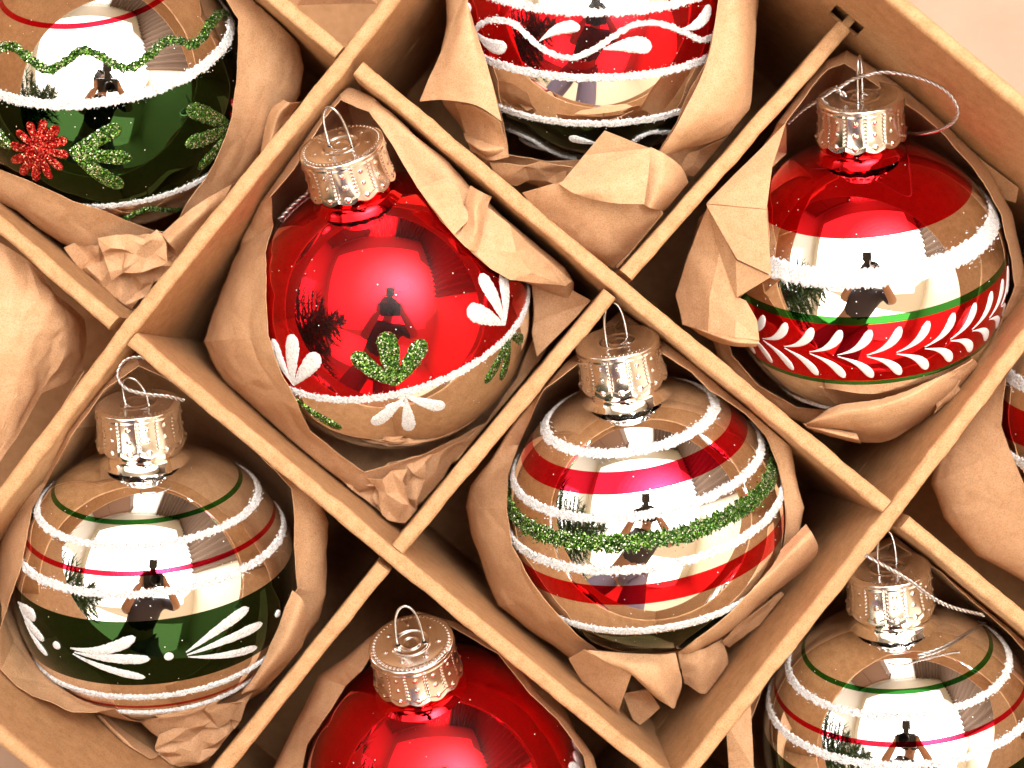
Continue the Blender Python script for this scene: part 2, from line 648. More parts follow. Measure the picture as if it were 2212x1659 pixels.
def grains_on(bm, dirs, width, closed, per_cm, h):
    """loose crystals strewn over a glued line and just past its edges"""
    m = len(dirs)
    ln = sum((dirs[(i + 1) % m] - dirs[i]).length for i in range(m if closed else m - 1)) * RB
    for _ in range(int(ln * per_cm)):
        i = random.randrange(m if closed else m - 1)
        d = dirs[i].lerp(dirs[(i + 1) % m], random.random()).normalized()
        t = (dirs[(i + 1) % m] - dirs[i]).normalized()
        b = d.cross(t)
        x = max(-1.7, min(1.7, random.gauss(0, 0.62)))
        q = (d * RB + b * (x * width * 0.5)).normalized()
        p = q * (RB + (h * 0.75 if abs(x) < 0.9 else 0.004))
        r = random.uniform(0.014, 0.034)
        ax = [Vector((random.uniform(-1, 1), random.uniform(-1, 1), random.uniform(-1, 1))).normalized() * r for _ in range(3)]
        v = [bm.verts.new(p + q * r * 1.3 + ax[0] * 0.4), bm.verts.new(p + ax[0]), bm.verts.new(p + ax[1]), bm.verts.new(p + ax[2])]
        for f in ((0, 1, 2), (0, 2, 3), (0, 3, 1), (1, 3, 2)):
            bm.faces.new([v[j] for j in f])


def ring_dirs(lat, n):
    c, s_ = math.cos(R_(lat)), math.sin(R_(lat))
    return [Vector((c * math.cos(2 * math.pi * i / n), c * math.sin(2 * math.pi * i / n), s_)) for i in range(n)]


def drop_on(bm, d0, d1, w, h, jit=0.12, pointed=True, bend=0.0, flat=True, power=1.15):
    """raised teardrop stroke from direction d0 (thin) to d1 (round)"""
    n = 30
    rows = []
    t = (d1 - d0)
    b0 = d0.cross(t).normalized()
    ln = t.length
    for i in range(n + 1):
        f = i / n
        d = (d0.lerp(d1, f) + b0 * (bend * ln * math.sin(math.pi * f))).normalized()
        if pointed:
            g = f ** power
            wf = 0.10 + 0.9 * math.sin(math.pi * 0.5 * min(1, g / 0.78))
            if f > 0.78:
                x = (f - 0.78) / 0.22
                wf *= math.sqrt(max(0.0, 1 - x * x))
        else:
            wf = math.sqrt(max(0.0, 1 - (2 * f - 1) ** 2))
        b = d.cross(t).normalized()
        row = []
        for k in range(13):
            x = -1 + k / 6
            hh = h * (math.sqrt(max(0, 1 - x * x)) if not flat else min(1, (2.4 * (1 - abs(x))) ** 0.6)) * (0.35 + 0.65 * min(1, wf)) * (1 + random.uniform(-jit, jit) * 1.5)
            q = (d * RB + b * (x * w * 0.5 * wf * (1 + random.uniform(-jit, jit)))).normalized() * (RB + hh - (0.012 if abs(x) == 1 else 0))
            row.append(q)
        rows.append(row)
    grid(bm, rows)


def ball_mesh():
    bm = bmesh.new()
    n = 72
    rows = []
    for i in range(n + 1):
        t = math.pi * i / n
        tt = min(max(t, 1e-3), math.pi - 1e-3)
        rows.append([Vector((RB * math.sin(tt) * math.cos(2 * math.pi * k / 144), RB * math.sin(tt) * math.sin(2 * math.pi * k / 144), RB * math.cos(tt))) for k in range(144)])
    grid(bm, rows, close_u=True)
    return bm


def neck_mesh():
    bm = bmesh.new()
    pts = [Vector((r, 0, z)) for r, z in ((1.36, 3.72), (1.24, 3.82), (1.13, 3.93), (1.08, 4.05), (1.10, 4.2), (1.13, 4.34), (1.08, 4.5), (0.98, 4.9))]
    revolve(bm, [(p.x, p.z) for p in catmull(pts, 26)], 96)
    return bm


CAP_Z0, CAP_Z1, CAP_R = 4.32, 5.46, 1.17


def cap_mesh():
    """crimped metal cap: fluted and studded skirt with a scalloped hem, beaded and ringed top"""
    bm = bmesh.new()
    n = 288
    rows = []
    nz = 46
    for i in range(nz + 1):
        f = i / nz
        row = []
        for k in range(n):
            th = 2 * math.pi * k / n
            sc14 = th * 14 / (2 * math.pi)
            ph = sc14 - math.floor(sc14)
            hem = 0.10 * abs(math.sin(math.pi * sc14)) - 0.05
            z = CAP_Z0 + hem * (-1) * (1 - f) + (CAP_Z1 - 0.05 - CAP_Z0) * f
            r = CAP_R + 0.07 * (1 - f) ** 3 - 0.035 * math.sin(math.pi * f)
            r += 0.020 * (abs(ph - 0.5) < 0.44) * (0.12 < f < 0.9)
            for zc, rr, hh in ((0.74, 0.052, 0.034), (0.44, 0.052, 0.034), (0.13, 0.066, 0.042)):
                dx = (ph - 0.5) * 2 * math.pi * CAP_R / 14
                dz = (f - zc) * 1.1
                q = (dx * dx + dz * dz) / (rr * rr)
                if q < 1:
                    r += hh * math.sqrt(1 - q)
            if 0.12 < f < 0.92:            # fine beading between the flutes
                e_ = min(ph, 1 - ph)
                if e_ < 0.07:
                    r += 0.014 * math.sin(f * 60)
            row.append(Vector((r * math.cos(th), r * math.sin(th), z)))
        rows.append(row)
    for k_, (r0, z0) in enumerate(((1.165, 0.02), (1.14, 0.005))):
        rows.append([Vector(((r0) * math.cos(2 * math.pi * k / n), r0 * math.sin(2 * math.pi * k / n), CAP_Z1 - z0)) for k in range(n)])
    for i in range(1, 41):
        r = 1.14 * (1 - i / 40) + 0.001
        row = []
        for k in range(n):
            th = 2 * math.pi * k / n
            z = CAP_Z1
            if 0.98 < r < 1.10:
                z += 0.035 * max(0, math.sin(math.pi * (r - 0.98) / 0.12)) * (0.5 + 0.5 * math.sin(th * 54))
            for rc, hh in ((0.50, 0.035), (0.24, 0.03)):
                if abs(r - rc) < 0.06:
                    z += hh * math.cos((r - rc) / 0.06 * math.pi / 2)
            if r < 0.5:
                z -= 0.02
            for j in range(7):
                a = 2 * math.pi * j / 7 + 0.3
                q = ((r * math.cos(th) - 0.75 * math.cos(a)) ** 2 + (r * math.sin(th) - 0.75 * math.sin(a)) ** 2) / 0.0045
                if q < 1:
                    z += 0.025 * math.sqrt(1 - q)
            row.append(Vector((r * math.cos(th), r * math.sin(th), z)))
        rows.append(row)
    grid(bm, rows, close_u=True)
    return bm


def data_of(bm, name, mat, sharp=None):
    me = bpy.data.meshes.new(name)
    bm.to_mesh(me); bm.free()
    me.shade_smooth()
    if sharp:
        me.set_sharp_from_angle(angle=R_(sharp))
    me.materials.append(mat)
    return me


CAP_ME = data_of(cap_mesh(), 'cap', M['cap'])
NECK_BM_CACHE = {}


def hook_mesh(tilt=0.0, r=0.36, hgt=1.25):
    bm = bmesh.new()
    pts = []
    for i in range(33):
        a = math.pi * i / 32
        x = math.cos(a) * r * (1.0 + 0.10 * math.sin(a))
        z = CAP_Z1 - 0.1 + hgt * (math.sin(a) ** 0.75)
        y = math.sin(a) * hgt * math.tan(R_(tilt))
        pts.append(Vector((x, y, z)))
    # feet spread under the cap
    tube(bm, pts, 0.037, 8)
    return bm


def make_bauble(name, label, ball, mat, neck_mat, hook_rot=20, hook_tilt=0, group=None, hook_h=1.25):
    root = empty(name, ball.C, ball.M)
    tag(root, label, 'bauble', group or 'glass baubles packed in the divided box')
    ball.root = root
    obj('ball', ball_mesh(), mat, root)
    obj('neck', neck_mesh(), neck_mat, root)
    cap = mesh_obj('metal_cap', CAP_ME, None, root)
    cap.rotation_euler = (R_(random.uniform(-0.9, 0.9)), R_(random.uniform(-0.9, 0.9)), random.uniform(0, 0.4))
    hk = obj('wire_hook', hook_mesh(hook_tilt, hgt=hook_h), M['wire'], cap)
    hk.rotation_euler = (0, 0, R_(hook_rot))
    for sgn in (-1, 1):
        hb = bmesh.new()
        revolve(hb, [(0.001, CAP_Z1 + 0.004), (0.055, CAP_Z1 + 0.004)], 12)
        bmesh.ops.translate(hb, verts=hb.verts, vec=(sgn * 0.36, 0, 0))
        ho = obj('wire_hole', hb, M['hole'], cap)
        ho.rotation_euler = (0, 0, R_(hook_rot))
    return root


def frost_ring(ball, px, py, width, mat='frost', name='frost_band', h=0.032, jit=0.3, lat=None):
    la = ball.lat(px, py) if lat is None else lat
    bm = bmesh.new()
    n = int(2 * math.pi * RB * math.cos(R_(la)) / 0.042)
    dirs = ring_dirs(la, n)
    band_on(bm, dirs, width * 0.86, h, True, jit, 10)
    grains_on(bm, dirs, width * 0.9, True, 60 + 120 * width, h)
    return obj(name, bm, M[mat], ball.root, smooth=False)


def drops(ball, base, tips, mat, name, h=0.055, k=1.0, pointed=True, bend=0.0, jit=0.10):
    for (tx, ty, wpx) in tips:
        bm = bmesh.new()
        drop_on(bm, ball.dir(*base), ball.dir(tx, ty), wpx / 75.0 * k, h, jit, pointed, bend, True, 0.85 if mat != 'frost' else 1.1)
        obj(name, bm, M[mat], ball.root, smooth=False)


def vine(ball, pts, width, mat, name, h=0.04, jit=0.3):
    ds = [ball.dir(*p) for p in pts]
    n = max(8, int(sum((ds[i + 1] - ds[i]).length for i in range(len(ds) - 1)) * RB / 0.06))
    cs = [d.normalized() for d in catmull(ds, n)]
    bm = bmesh.new()
    band_on(bm, cs, width * 0.9, h, False, jit)
    grains_on(bm, cs, width, False, 90, h)
    return obj(name, bm, M[mat], ball.root, smooth=False)


def c1(x, y): return (0.4514 * x, 0.4514 * y)
def c2(x, y): return (518.4 + 0.4514 * x, 115.2 + 0.4514 * y)
def c3(x, y): return (864 + 0.3818 * x, 0.3818 * y)
def c4(x, y): return (1463 + 0.4514 * x, 0.4514 * y)
def c5(x, y): return (0.4514 * x, 691 + 0.4514 * y)
def c6(x, y): return (979 + 0.486 * x, 634 + 0.486 * y)
def c7(x, y): return (1463 + 0.5486 * x, 749 + 0.5486 * y)
def c8(x, y): return (0.677 * x, 1094 + 0.677 * y)
def c9(x, y): return (0.1736 * x, 1371 + 0.1736 * y)


NM_S = ball_mat('silver_neck', [(0.0, SILVER), (1.0, SILVER)])
NM_R = ball_mat('red_neck', [(0.0, RED), (1.0, RED)])

# --- red ball in the middle compartment with white and green sprigs
O3 = Ball(845, 670, 32, 16)
l3 = O3.lat(880, 846)
make_bauble('red_bauble', 'shiny red glass bauble with a white frost ring and white and green glitter sprigs', O3,
            ball_mat('red_over_silver', stripes([(-90, SILVER), (-52, RED), (-49, SILVER), (l3, RED)]), True), NM_R, hook_rot=-52)
frost_ring(O3, 880, 846, 0.27)
drops(O3, c2(258, 1588), [c2(155, 1365) + (34,), c2(257, 1345) + (40,), c2(380, 1440) + (37,)], 'frost', 'white_petal')
drops(O3, c2(745, 1588), [c2(535, 1435) + (38,), c2(695, 1330) + (44,), c2(882, 1368) + (38,)], 'green_glitter', 'green_leaf', k=1.05)
drops(O3, c2(1266, 1300), [c2(1085, 1225) + (42,), c2(1148, 1055) + (38,), c2(1255, 1045) + (34,)], 'frost', 'white_petal')
drops(O3, (1100, 722), [(1048, 828, 26), (1082, 822, 24), (1128, 735, 26)], 'green_glitter', 'green_leaf')
drops(O3, (876, 856), [(805, 916, 30), (884, 930, 30), (960, 880, 30)], 'frost', 'white_petal')
drops(O3, (640, 862), [(738, 926, 32), (655, 905, 26)], 'green_glitter', 'green_leaf')

# --- silver ball with red, white and green stripes
O6 = Ball(1393, 1110, 28, 8.5)
L6 = lambda x, y: O6.lat(x, y)
O6_ST = stripes([(-90, SILVER), (-60, GREEN), (L6(1358, 1372), SILVER), (L6(1368, 1307), RED), (L6(1363, 1266), SILVER), (L6(1343, 1070), CRIMSON), (L6(1339, 1020), SILVER)])
O6_RINGS = [(L6(1339, 978), 0.34, 'frost'), (L6(1348, 1118), 0.30, 'frost'), (L6(1353, 1173), 0.58, 'green_glitter'), (L6(1358, 1232), 0.30, 'frost'), (L6(1358, 1363), 0.30, 'frost')]
MAT6 = ball_mat('striped_silver', O6_ST)
make_bauble('striped_bauble', 'silver bauble with red stripes, white frost rings and one green glitter ring, in the centre', O6, MAT6, NM_S, hook_rot=15)
for la, wd, mt in O6_RINGS:
    frost_ring(O6, 0, 0, wd, mt, 'frost_band' if mt == 'frost' else 'glitter_band', lat=la, jit=0.34)

# --- red topped silver ball with laurel band
O4 = Ball(1866, 594, 27, 3)
L4 = lambda x, y: O4.lat(x, y)
g1, g2 = L4(1883, 684), L4(1883, 702)
g3, g4 = L4(1874, 823), L4(1874, 832)
make_bauble('laurel_bauble', 'red topped silver bauble with a red band of white laurel leaves', O4,
            ball_mat('laurel_red_silver', stripes([(-90, SILVER), (g4, LIGHTGREEN), (g3, RED), (g2, LIGHTGREEN), (g1, SILVER), (L4(1869, 517), RED)])), NM_R, hook_rot=62)
frost_ring(O4, 1869, 601, 0.66, h=0.04, jit=0.16)
frost_ring(O4, 1715, 872, 0.25)
nl = 32
for i in range(nl):
    lo = 2 * math.pi * i / nl
    lc = (g2 + g3) / 2
    hw = (g2 - g3) / 2

    def ll(la, lon):
        return Vector((math.cos(R_(la)) * math.cos(lon), math.cos(R_(la)) * math.sin(lon), math.sin(R_(la))))
    for sgn in (1, -1):
        bm = bmesh.new()
        drop_on(bm, ll(lc + sgn * 0.4, lo), ll(lc + sgn * hw * 0.84, lo + 0.235), 0.30, 0.03, 0.03, True, -0.13 * sgn, True, 1.5)
        obj('laurel_leaf', bm, M['white_paint'], O4.root)

# --- silver balls with the dark green leaf band
O5 = Ball(338, 1250, 27, 6.5)
L5 = lambda x, y: O5.lat(x, y)
bt, bb = L5(280, 1345), L5(300, 1480)
ga, ra, rb = L5(289, 1129), L5(289, 1240), L5(340, 1526)
ST5 = stripes([(-90, SILVER), (rb - 1.0, RED), (rb + 1.0, SILVER), (bb, GREEN), (bt, SILVER), (ra - 0.95, CRIMSON), (ra + 0.95, SILVER), (ga - 0.95, (0.02, 0.20, 0.02)), (ga + 0.95, SILVER)])
MAT5 = ball_mat('green_banded_silver', ST5)
R5 = [(L5(271, 1180), 0.24), (L5(289, 1284), 0.26), (L5(330, 1505), 0.22), (L5(345, 1537), 0.18)]
make_bauble('leaf_band_bauble', 'silver bauble with a dark green band of white leaf sprays, at the left', O5, MAT5, NM_S, hook_rot=-38, hook_tilt=-16, hook_h=0.95)
for la, wd in R5:
    frost_ring(O5, 0, 0, wd, lat=la, jit=0.36)
drops(O5, c9(880, 165), [c9(1690, 30) + (26,)], 'frost', 'white_leaf', bend=-0.08)
drops(O5, c9(930, 215), [c9(1870, 300) + (24,)], 'frost', 'white_leaf')
drops(O5, c9(910, 235), [c9(1810, 530) + (19,)], 'frost', 'white_leaf')
drops(O5, c5(890, 1590), [c5(1190, 1375) + (26,)], 'frost', 'white_leaf', bend=0.04)
drops(O5, c5(895, 1602), [c5(1255, 1450) + (24,)], 'frost', 'white_leaf', bend=0.03)
drops(O5, c5(900, 1612), [c5(1230, 1565) + (20,)], 'frost', 'white_leaf')
drops(O5, c5(88, 1350), [c5(172, 1425) + (30,)], 'frost', 'white_leaf')
drops(O5, c5(95, 1370), [c5(212, 1535) + (22,)], 'frost', 'white_leaf')
drops(O5, c5(120, 1440), [c5(228, 1605) + (16,)], 'frost', 'white_leaf')


def dot(ball, p, rpx):
    bm = bmesh.new()
    d = ball.dir(*p)
    t = d.cross(Vector((0, 0, 1))).normalized() * (rpx / 75 / RB)
    drop_on(bm, (d - t).normalized(), (d + t).normalized(), 2 * rpx / 75, 0.06, 0.05, False)
    obj('white_dot', bm, M['white_paint'], ball.root)


for p, r_ in ((c5(1327, 1405), 9), (c5(272, 1557), 9.5), (c5(808, 1610), 9.5)):
    dot(O5, p, r_)

O8 = Ball(1950, 1594, 32, 1.5)
make_bauble('leaf_band_bauble', 'silver bauble with a loose silver cord, cut off by the bottom edge', O8, MAT5, NM_S, hook_rot=40)
for la, wd in R5:
    frost_ring(O8, 0, 0, wd, lat=la, jit=0.36)
for k_ in range(6):
    lo = R_(198 + 48 * k_)
    lc = (bt + bb) / 2
    for (dl, ln_, ww) in ((7, 0.34, 0.33), (0, 0.40, 0.30), (-7, 0.36, 0.25)):
        bm = bmesh.new()
        drop_on(bm, ll(lc - 1, lo), ll(lc + dl, lo + ln_), ww, 0.085, 0.1)
        obj('white_leaf', bm, M['frost'], O8.root)

# --- red ball at the bottom
O7 = Ball(961, 1692, 46, 15)
make_bauble('plain_red_bauble', 'plain dark red bauble with an upright silver cap, cut off by the bottom edge', O7,
            ball_mat('plain_red', stripes([(-90, SILVER), (-10, RED)]), True), NM_R, hook_rot=-30, hook_tilt=14, hook_h=1.15)
frost_ring(O7, 0, 0, 0.26, lat=-10)
drops(O7, (1262, 1668), [(1236, 1600, 22), (1238, 1628, 26), (1228, 1655, 24)], 'frost', 'white_petal')

# --- silver and green ball at the upper left
O1 = Ball(240, 190, 28, 10)
L1 = lambda x, y: O1.lat(x, y)
make_bauble('poinsettia_bauble', 'silver and green bauble with a red glitter flower and a wavy green glitter line', O1,
            ball_mat('silver_over_green', stripes([(-90, SILVER), (L1(290, 437), GREEN), (L1(180, 226), SILVER), (L1(176, 64), CRIMSON), (L1(176, 51), SILVER)])), NM_S)
frost_ring(O1, 180, 225, 0.34, jit=0.25)
frost_ring(O1, 290, 437, 0.26)
vine(O1, [(-40, 140), (0, 104), (32, 102), (60, 124), (104, 152), (145, 130), (181, 109), (225, 125), (271, 148), (315, 128), (345, 98), (375, 85), (415, 97), (440, 78), (453, 52), (475, 30), (505, 34), (520, 50)], 0.29, 'green_glitter', 'glitter_wave')
vine(O1, [c1(560, 1065), c1(650, 1020), c1(740, 1000), c1(850, 1005)], 0.22, 'green_glitter', 'glitter_wave')
for k_ in range(12):
    a = 2 * math.pi * k_ / 12 + 0.15
    cx, cy = c1(190, 718)
    drops(O1, (cx + 6 * math.cos(a), cy + 6 * math.sin(a)), [(cx + 64 * math.cos(a), cy + 67 * math.sin(a), 21)], 'red_glitter', 'red_petal', h=0.05)
drops(O1, (c1(195, 720)[0] - 12, c1(195, 720)[1]), [(c1(195, 720)[0] + 14, c1(195, 720)[1], 26)], 'red_glitter', 'flower_centre', h=0.08, pointed=False)
drops(O1, c1(330, 725), [c1(580, 605) + (36,), c1(632, 755) + (34,), c1(590, 895) + (38,)], 'green_glitter', 'green_leaf')
drops(O1, c1(345, 735), [c1(470, 690) + (24,), c1(480, 815) + (24,)], 'green_glitter', 'green_leaf')
drops(O1, c1(1110, 600), [c1(890, 515) + (38,), c1(885, 690) + (36,), c1(945, 810) + (32,)], 'green_glitter', 'green_leaf')
drops(O1, c1(1150, 540), [c1(1105, 480) + (18,), c1(1100, 550) + (18,)], 'red_glitter', 'red_petal')
drops(O1, c1(-40, 660), [c1(55, 690) + (30,), c1(20, 640) + (30,)], 'green_glitter', 'green_leaf')

# --- red, silver and green ball at the top
O2 = Ball(1286, 45, 20, 0)
L2 = lambda x, y: O2.lat(x, y)
make_bauble('vine_bauble', 'red and silver bauble with a curling white frost vine, cut off by the top edge', O2,
            ball_mat('vine_red_silver_green', stripes([(-90, GREEN), (L2(1295, 272), SILVER), (L2(1284, 162), RED), (L2(1276, 28), SILVER)]), True), NM_S)
frost_ring(O2, 1276, 27, 0.28)
frost_ring(O2, 1284, 168, 0.27)
frost_ring(O2, 1295, 267, 0.27)
vine(O2, [c3(420, 175), c3(470, 130), c3(540, 112), c3(640, 132), c3(730, 210), c3(820, 285), c3(960, 328), c3(1080, 290), c3(1190, 220), c3(1300, 150), c3(1420, 130), c3(1530, 150), c3(1620, 190), c3(1700, 225), c3(1790, 205)], 0.19, 'frost', 'frost_vine', jit=0.25)
for b_, t_, w_, bd in (((430, 180), (605, 270), 32, -0.1), ((790, 232), (1020, 148), 27, 0.1), ((1150, 278), (1425, 262), 36, 0.06), ((1590, 168), (1755, 35), 30, -0.12), ((370, 120), (395, 20), 26, 0)):
    drops(O2, c3(*b_), [c3(*t_) + (w_,)], 'frost', 'white_leaf', bend=bd)
vine(O2, [c3(570, 725), c3(660, 750), c3(750, 790), c3(830, 840), c3(920, 880), c3(1000, 895)], 0.18, 'frost', 'frost_vine')
vine(O2, [c3(1290, 820), c3(1360, 770), c3(1440, 745), c3(1530, 745)], 0.18, 'frost', 'frost_vine')
drops(O2, c3(850, 850), [c3(645, 835) + (24,)], 'frost', 'white_leaf')
drops(O2, c3(1120, 810), [c3(955, 775) + (26,)], 'frost', 'white_leaf')

# --- striped ball cut by the right edge
O9 = Ball(2452, 905, 24, 6)
L9 = lambda x, y: O9.lat(x, y)
make_bauble('striped_bauble', 'red and white striped bauble just showing at the right edge', O9,
            ball_mat('red_white_stripes', stripes([(-90, SILVER), (L9(2175, 950), (0.9, 0.62, 0.55)), (L9(2172, 945), RED), (L9(2172, 868), SILVER)])), NM_S)
frost_ring(O9, 2187, 817, 0.4)
frost_ring(O9, 2196, 995, 0.4)


# --- silver twisted cords
def cord(ball, pts, name='hanging_cord', rad=0.034):
    """two twisted strands through world points"""
    cs = catmull([Vector(p) for p in pts], max(40, len(pts) * 24))
    bm = bmesh.new()
    ln = 0
    for sgn in (0, math.pi):
        out = []
        ln = 0
        for i, p in enumerate(cs):
            t = (cs[min(i + 1, len(cs) - 1)] - cs[max(i - 1, 0)]).normalized()
            if i:
                ln += (p - cs[i - 1]).length
            a = t.cross(Vector((0.3, 0.2, 0.93))).normalized()
            b = t.cross(a)
            ph = ln * 2 * math.pi / 0.34 + sgn
            out.append(p + (a * math.cos(ph) + b * math.sin(ph)) * rad * 0.75)
        tube(bm, out, rad, 6)
    bmesh.ops.transform(bm, matrix=Matrix.Translation(ball.C).inverted(), verts=bm.verts)
    bmesh.ops.transform(bm, matrix=ball.M.transposed().to_4x4(), verts=bm.verts)
    return obj(name, bm, M['cord'], ball.root)


def q7(x, y): return (1670.4 + 0.2448 * x, 0.2448 * y)


cord(O4, [P(*q7(560, 790), 0.2), P(*q7(700, 700), 0.5), P(*q7(850, 655), 0.9), P(*q7(1050, 640), 0.9), P(*q7(1300, 690), 1.3), P(*q7(1520, 800), 1.6),
          P(*q7(1620, 950), 1.5), P(*q7(1600, 1060), 1.2), P(*q7(1480, 1140), 0.6), P(*q7(1300, 1180), -0.5), P(*q7(1150, 1175), -1.9)])
cord(O4, [P(*q7(560, 790), 0.2), P(*q7(600, 820), 0.15), P(*q7(640, 840), 0.1)], rad=0.05)
cord(O4, [P(*q7(560, 770), 0.1), P(*q7(400, 880), -0.6), P(*q7(250, 980), -1.1), P(*q7(130, 1090), -1.5)], rad=0.035)
cord(O8, [P(*c7(740, 820), 0.5), P(*c7(830, 870), 0.75), P(*c7(920, 925), 0.7), P(*c7(1000, 985), 0.4), P(*c7(1080, 1025), 0.1), P(*c7(1205, 1057), -0.5)])
cord(O8, [O8.hit(*c7(x, y), RB + 0.06) for x, y in ((1215, 1085), (1150, 1120), (1050, 1180), (950, 1216))], rad=0.024)
cord(O5, [P(*c5(820, 290), -0.6), P(*c5(760, 215), -0.5), P(*c5(680, 180), -0.2), P(*c5(600, 195), 0.2), P(*c5(565, 260), 0.5), P(*c5(600, 325), 0.6), P(*c5(700, 355), 0.5), P(*c5(800, 366), 0.2), P(*c5(880, 385), -0.2)])
cord(O3, [O3.hit(*c2(x, y), RB + 0.08) for x, y in ((150, 760), (185, 690), (235, 620), (290, 545))], rad=0.05)

# ------------------------------------------------------------------ kraft paper
CELL_LINES = {'A': (PAD, PAE), 'B': (PBD, PBE), 'C': (PCD, PCE), 'D': (PAD, PCD), 'E': (PAE, PCE), 'L': (cBL, cBR), 'T': (cTL, cTR)}


def side_of(line, p):
    a, b = CELL_LINES[line]
    d = (b - a); d.z = 0; d.normalize()
    n = Vector((-d.y, d.x, 0))
    return (Vector((p.x, p.y, 0)) - a).dot(n), n


def crease(p, s):
    d, _ = noise.voronoi(p * s)
    return min(d[1] - d[0], 0.7)


def finish_sheet(bm, name, parent, ball, cell, crumple, seed, push=0.05, thick=0.016, fine=1.0):
    """crease, keep clear of the ball and the boards, give the paper its thickness"""
    bm.normal_update()
    bmesh.ops.recalc_face_normals(bm, faces=bm.faces)
    off = Vector((seed * 3.7, seed * 1.9, seed * 5.3))
    bm.normal_update()
    disp = []
    for v in bm.verts:
        p = v.co + off
        h = crumple * (crease(p, 0.42) - 0.3) * 0.45 + crumple * 0.35 * (crease(p + Vector((9, 2, 4)), 1.05) - 0.3) * fine
        h += crumple * 0.45 * (abs(noise.noise(p * 0.62 + Vector((3, 7, 1)))) - 0.2) + crumple * 0.22 * (abs(noise.noise(p * 1.7)) - 0.2)
        h += 0.03 * noise.noise(p * 0.8) + 0.008 * noise.noise(p * 3.1) + 0.05 * crumple * (crease(p + Vector((2, 5, 3)), 2.6) - 0.3)
        disp.append(v.normal * h)
    for v, d in zip(bm.verts, disp):
        v.co += d
    for v in bm.verts:
        if ball is not None:
            r = v.co - ball.C
            if r.length < RB + push:
                v.co = ball.C + r.normalized() * (RB + push)
        for ln, sg in cell:
            if v.co.z < (3.0 if ln in 'LT' else 0.08):
                dist, n = side_of(ln, v.co)
                lim = 0.06 if ln in 'LT' else TH + 0.07
                if dist * sg < lim:
                    v.co += n * (sg * lim - dist)
        if v.co.z < -DEPTH + 0.1:
            v.co.z = -DEPTH + 0.1
    bm.normal_update()
    # thickness
    verts = list(bm.verts)
    faces = list(bm.faces)
    bnd = [e for e in bm.edges if len(e.link_faces) == 1]
    tw = {v: bm.verts.new(v.co - v.normal * thick) for v in verts}
    for f in faces:
        bm.faces.new([tw[v] for v in reversed(f.verts)])
    for e in bnd:
        a, b = e.verts
        try:
            bm.faces.new((a, b, tw[b], tw[a]))
        except ValueError:
            pass
    if parent is not None:
        bmesh.ops.translate(bm, verts=bm.verts, vec=-Vector(parent.location))
    bmesh.ops.recalc_face_normals(bm, faces=bm.faces)
    return obj(name, bm, M['paper'], parent, sharp=20)


def wrap(label, ball, cell, cols, crumple=0.12, seed=1, closed=True, rows=62, sub=10, low_z=-7.2):
    """paper cup: cols = (rim x, rim y, rim z or None, mid x, mid y, mid z) round the ball"""
    root = empty('paper_wrap', (ball.C.x, ball.C.y, -DEPTH + 0.1))
    tag(root, label, 'wrapping paper', 'kraft paper wraps round the baubles')
    paths = []
    n = len(cols)
    for (rx, ry, rz, mx, my, mz) in cols:
        if rz is None:
            rim = ball.hit(rx, ry, RB + 0.14)
        else:
            rim = P(rx, ry, rz)
        mid = P(mx, my, mz)
        dirm = Vector((mid.x - ball.C.x, mid.y - ball.C.y, 0))
        r = min(max(dirm.length, 3.0), 4.6)
        if dirm.length > 0:
            dirm.normalize()
        low = Vector((ball.C.x, ball.C.y, 0)) + dirm * (r * 0.78) + UZ * low_z
        bot = Vector((ball.C.x, ball.C.y, 0)) + dirm * 0.9 + UZ * (-DEPTH + 0.35)
        paths.append(catmull([rim, mid, low, bot], rows))
    rr = []
    m = n if closed else n - 1
    for i in range(m):
        a, b = paths[i], paths[(i + 1) % n]
        for k in range(sub):
            f = k / sub
            rr.append([a[j].lerp(b[j], f) for j in range(rows)])
    if not closed:
        rr.append(paths[-1])
    bm = bmesh.new()
    grid(bm, rr, close_v=closed)
    finish_sheet(bm, 'paper_sheet', root, ball, cell, crumple, seed)
    return root


def flap(root, verts, faces, ball, cell, crumple=0.10, seed=1, cuts=7, smooth=0.0, name='paper_fold'):
    """folded piece: verts in (photo x, photo y, height), faces index them"""
    bm = bmesh.new()
    vs = [bm.verts.new(P(*v)) for v in verts]
    for f in faces:
        bm.faces.new([vs[i] for i in f])
    bmesh.ops.triangulate(bm, faces=bm.faces)
    bmesh.ops.subdivide_edges(bm, edges=bm.edges, cuts=cuts, use_grid_fill=True, smooth=smooth)
    return finish_sheet(bm, name, root, ball, cell, crumple, seed, push=0.12)


def ribbon(root, rows, ball, cell, crumple=0.06, seed=1, n=46, m=22, name='paper_fold', push=0.1):
    """curled strip of paper: smooth surface through rows of (photo x, photo y, height)"""
    r1 = [catmull([P(*p) for p in r], n) for r in rows]
    cols = [catmull([r[j] for r in r1], m) for j in range(n)]
    bm = bmesh.new()
    grid(bm, cols)
    return finish_sheet(bm, name, root, ball, cell, crumple, seed, push=push)


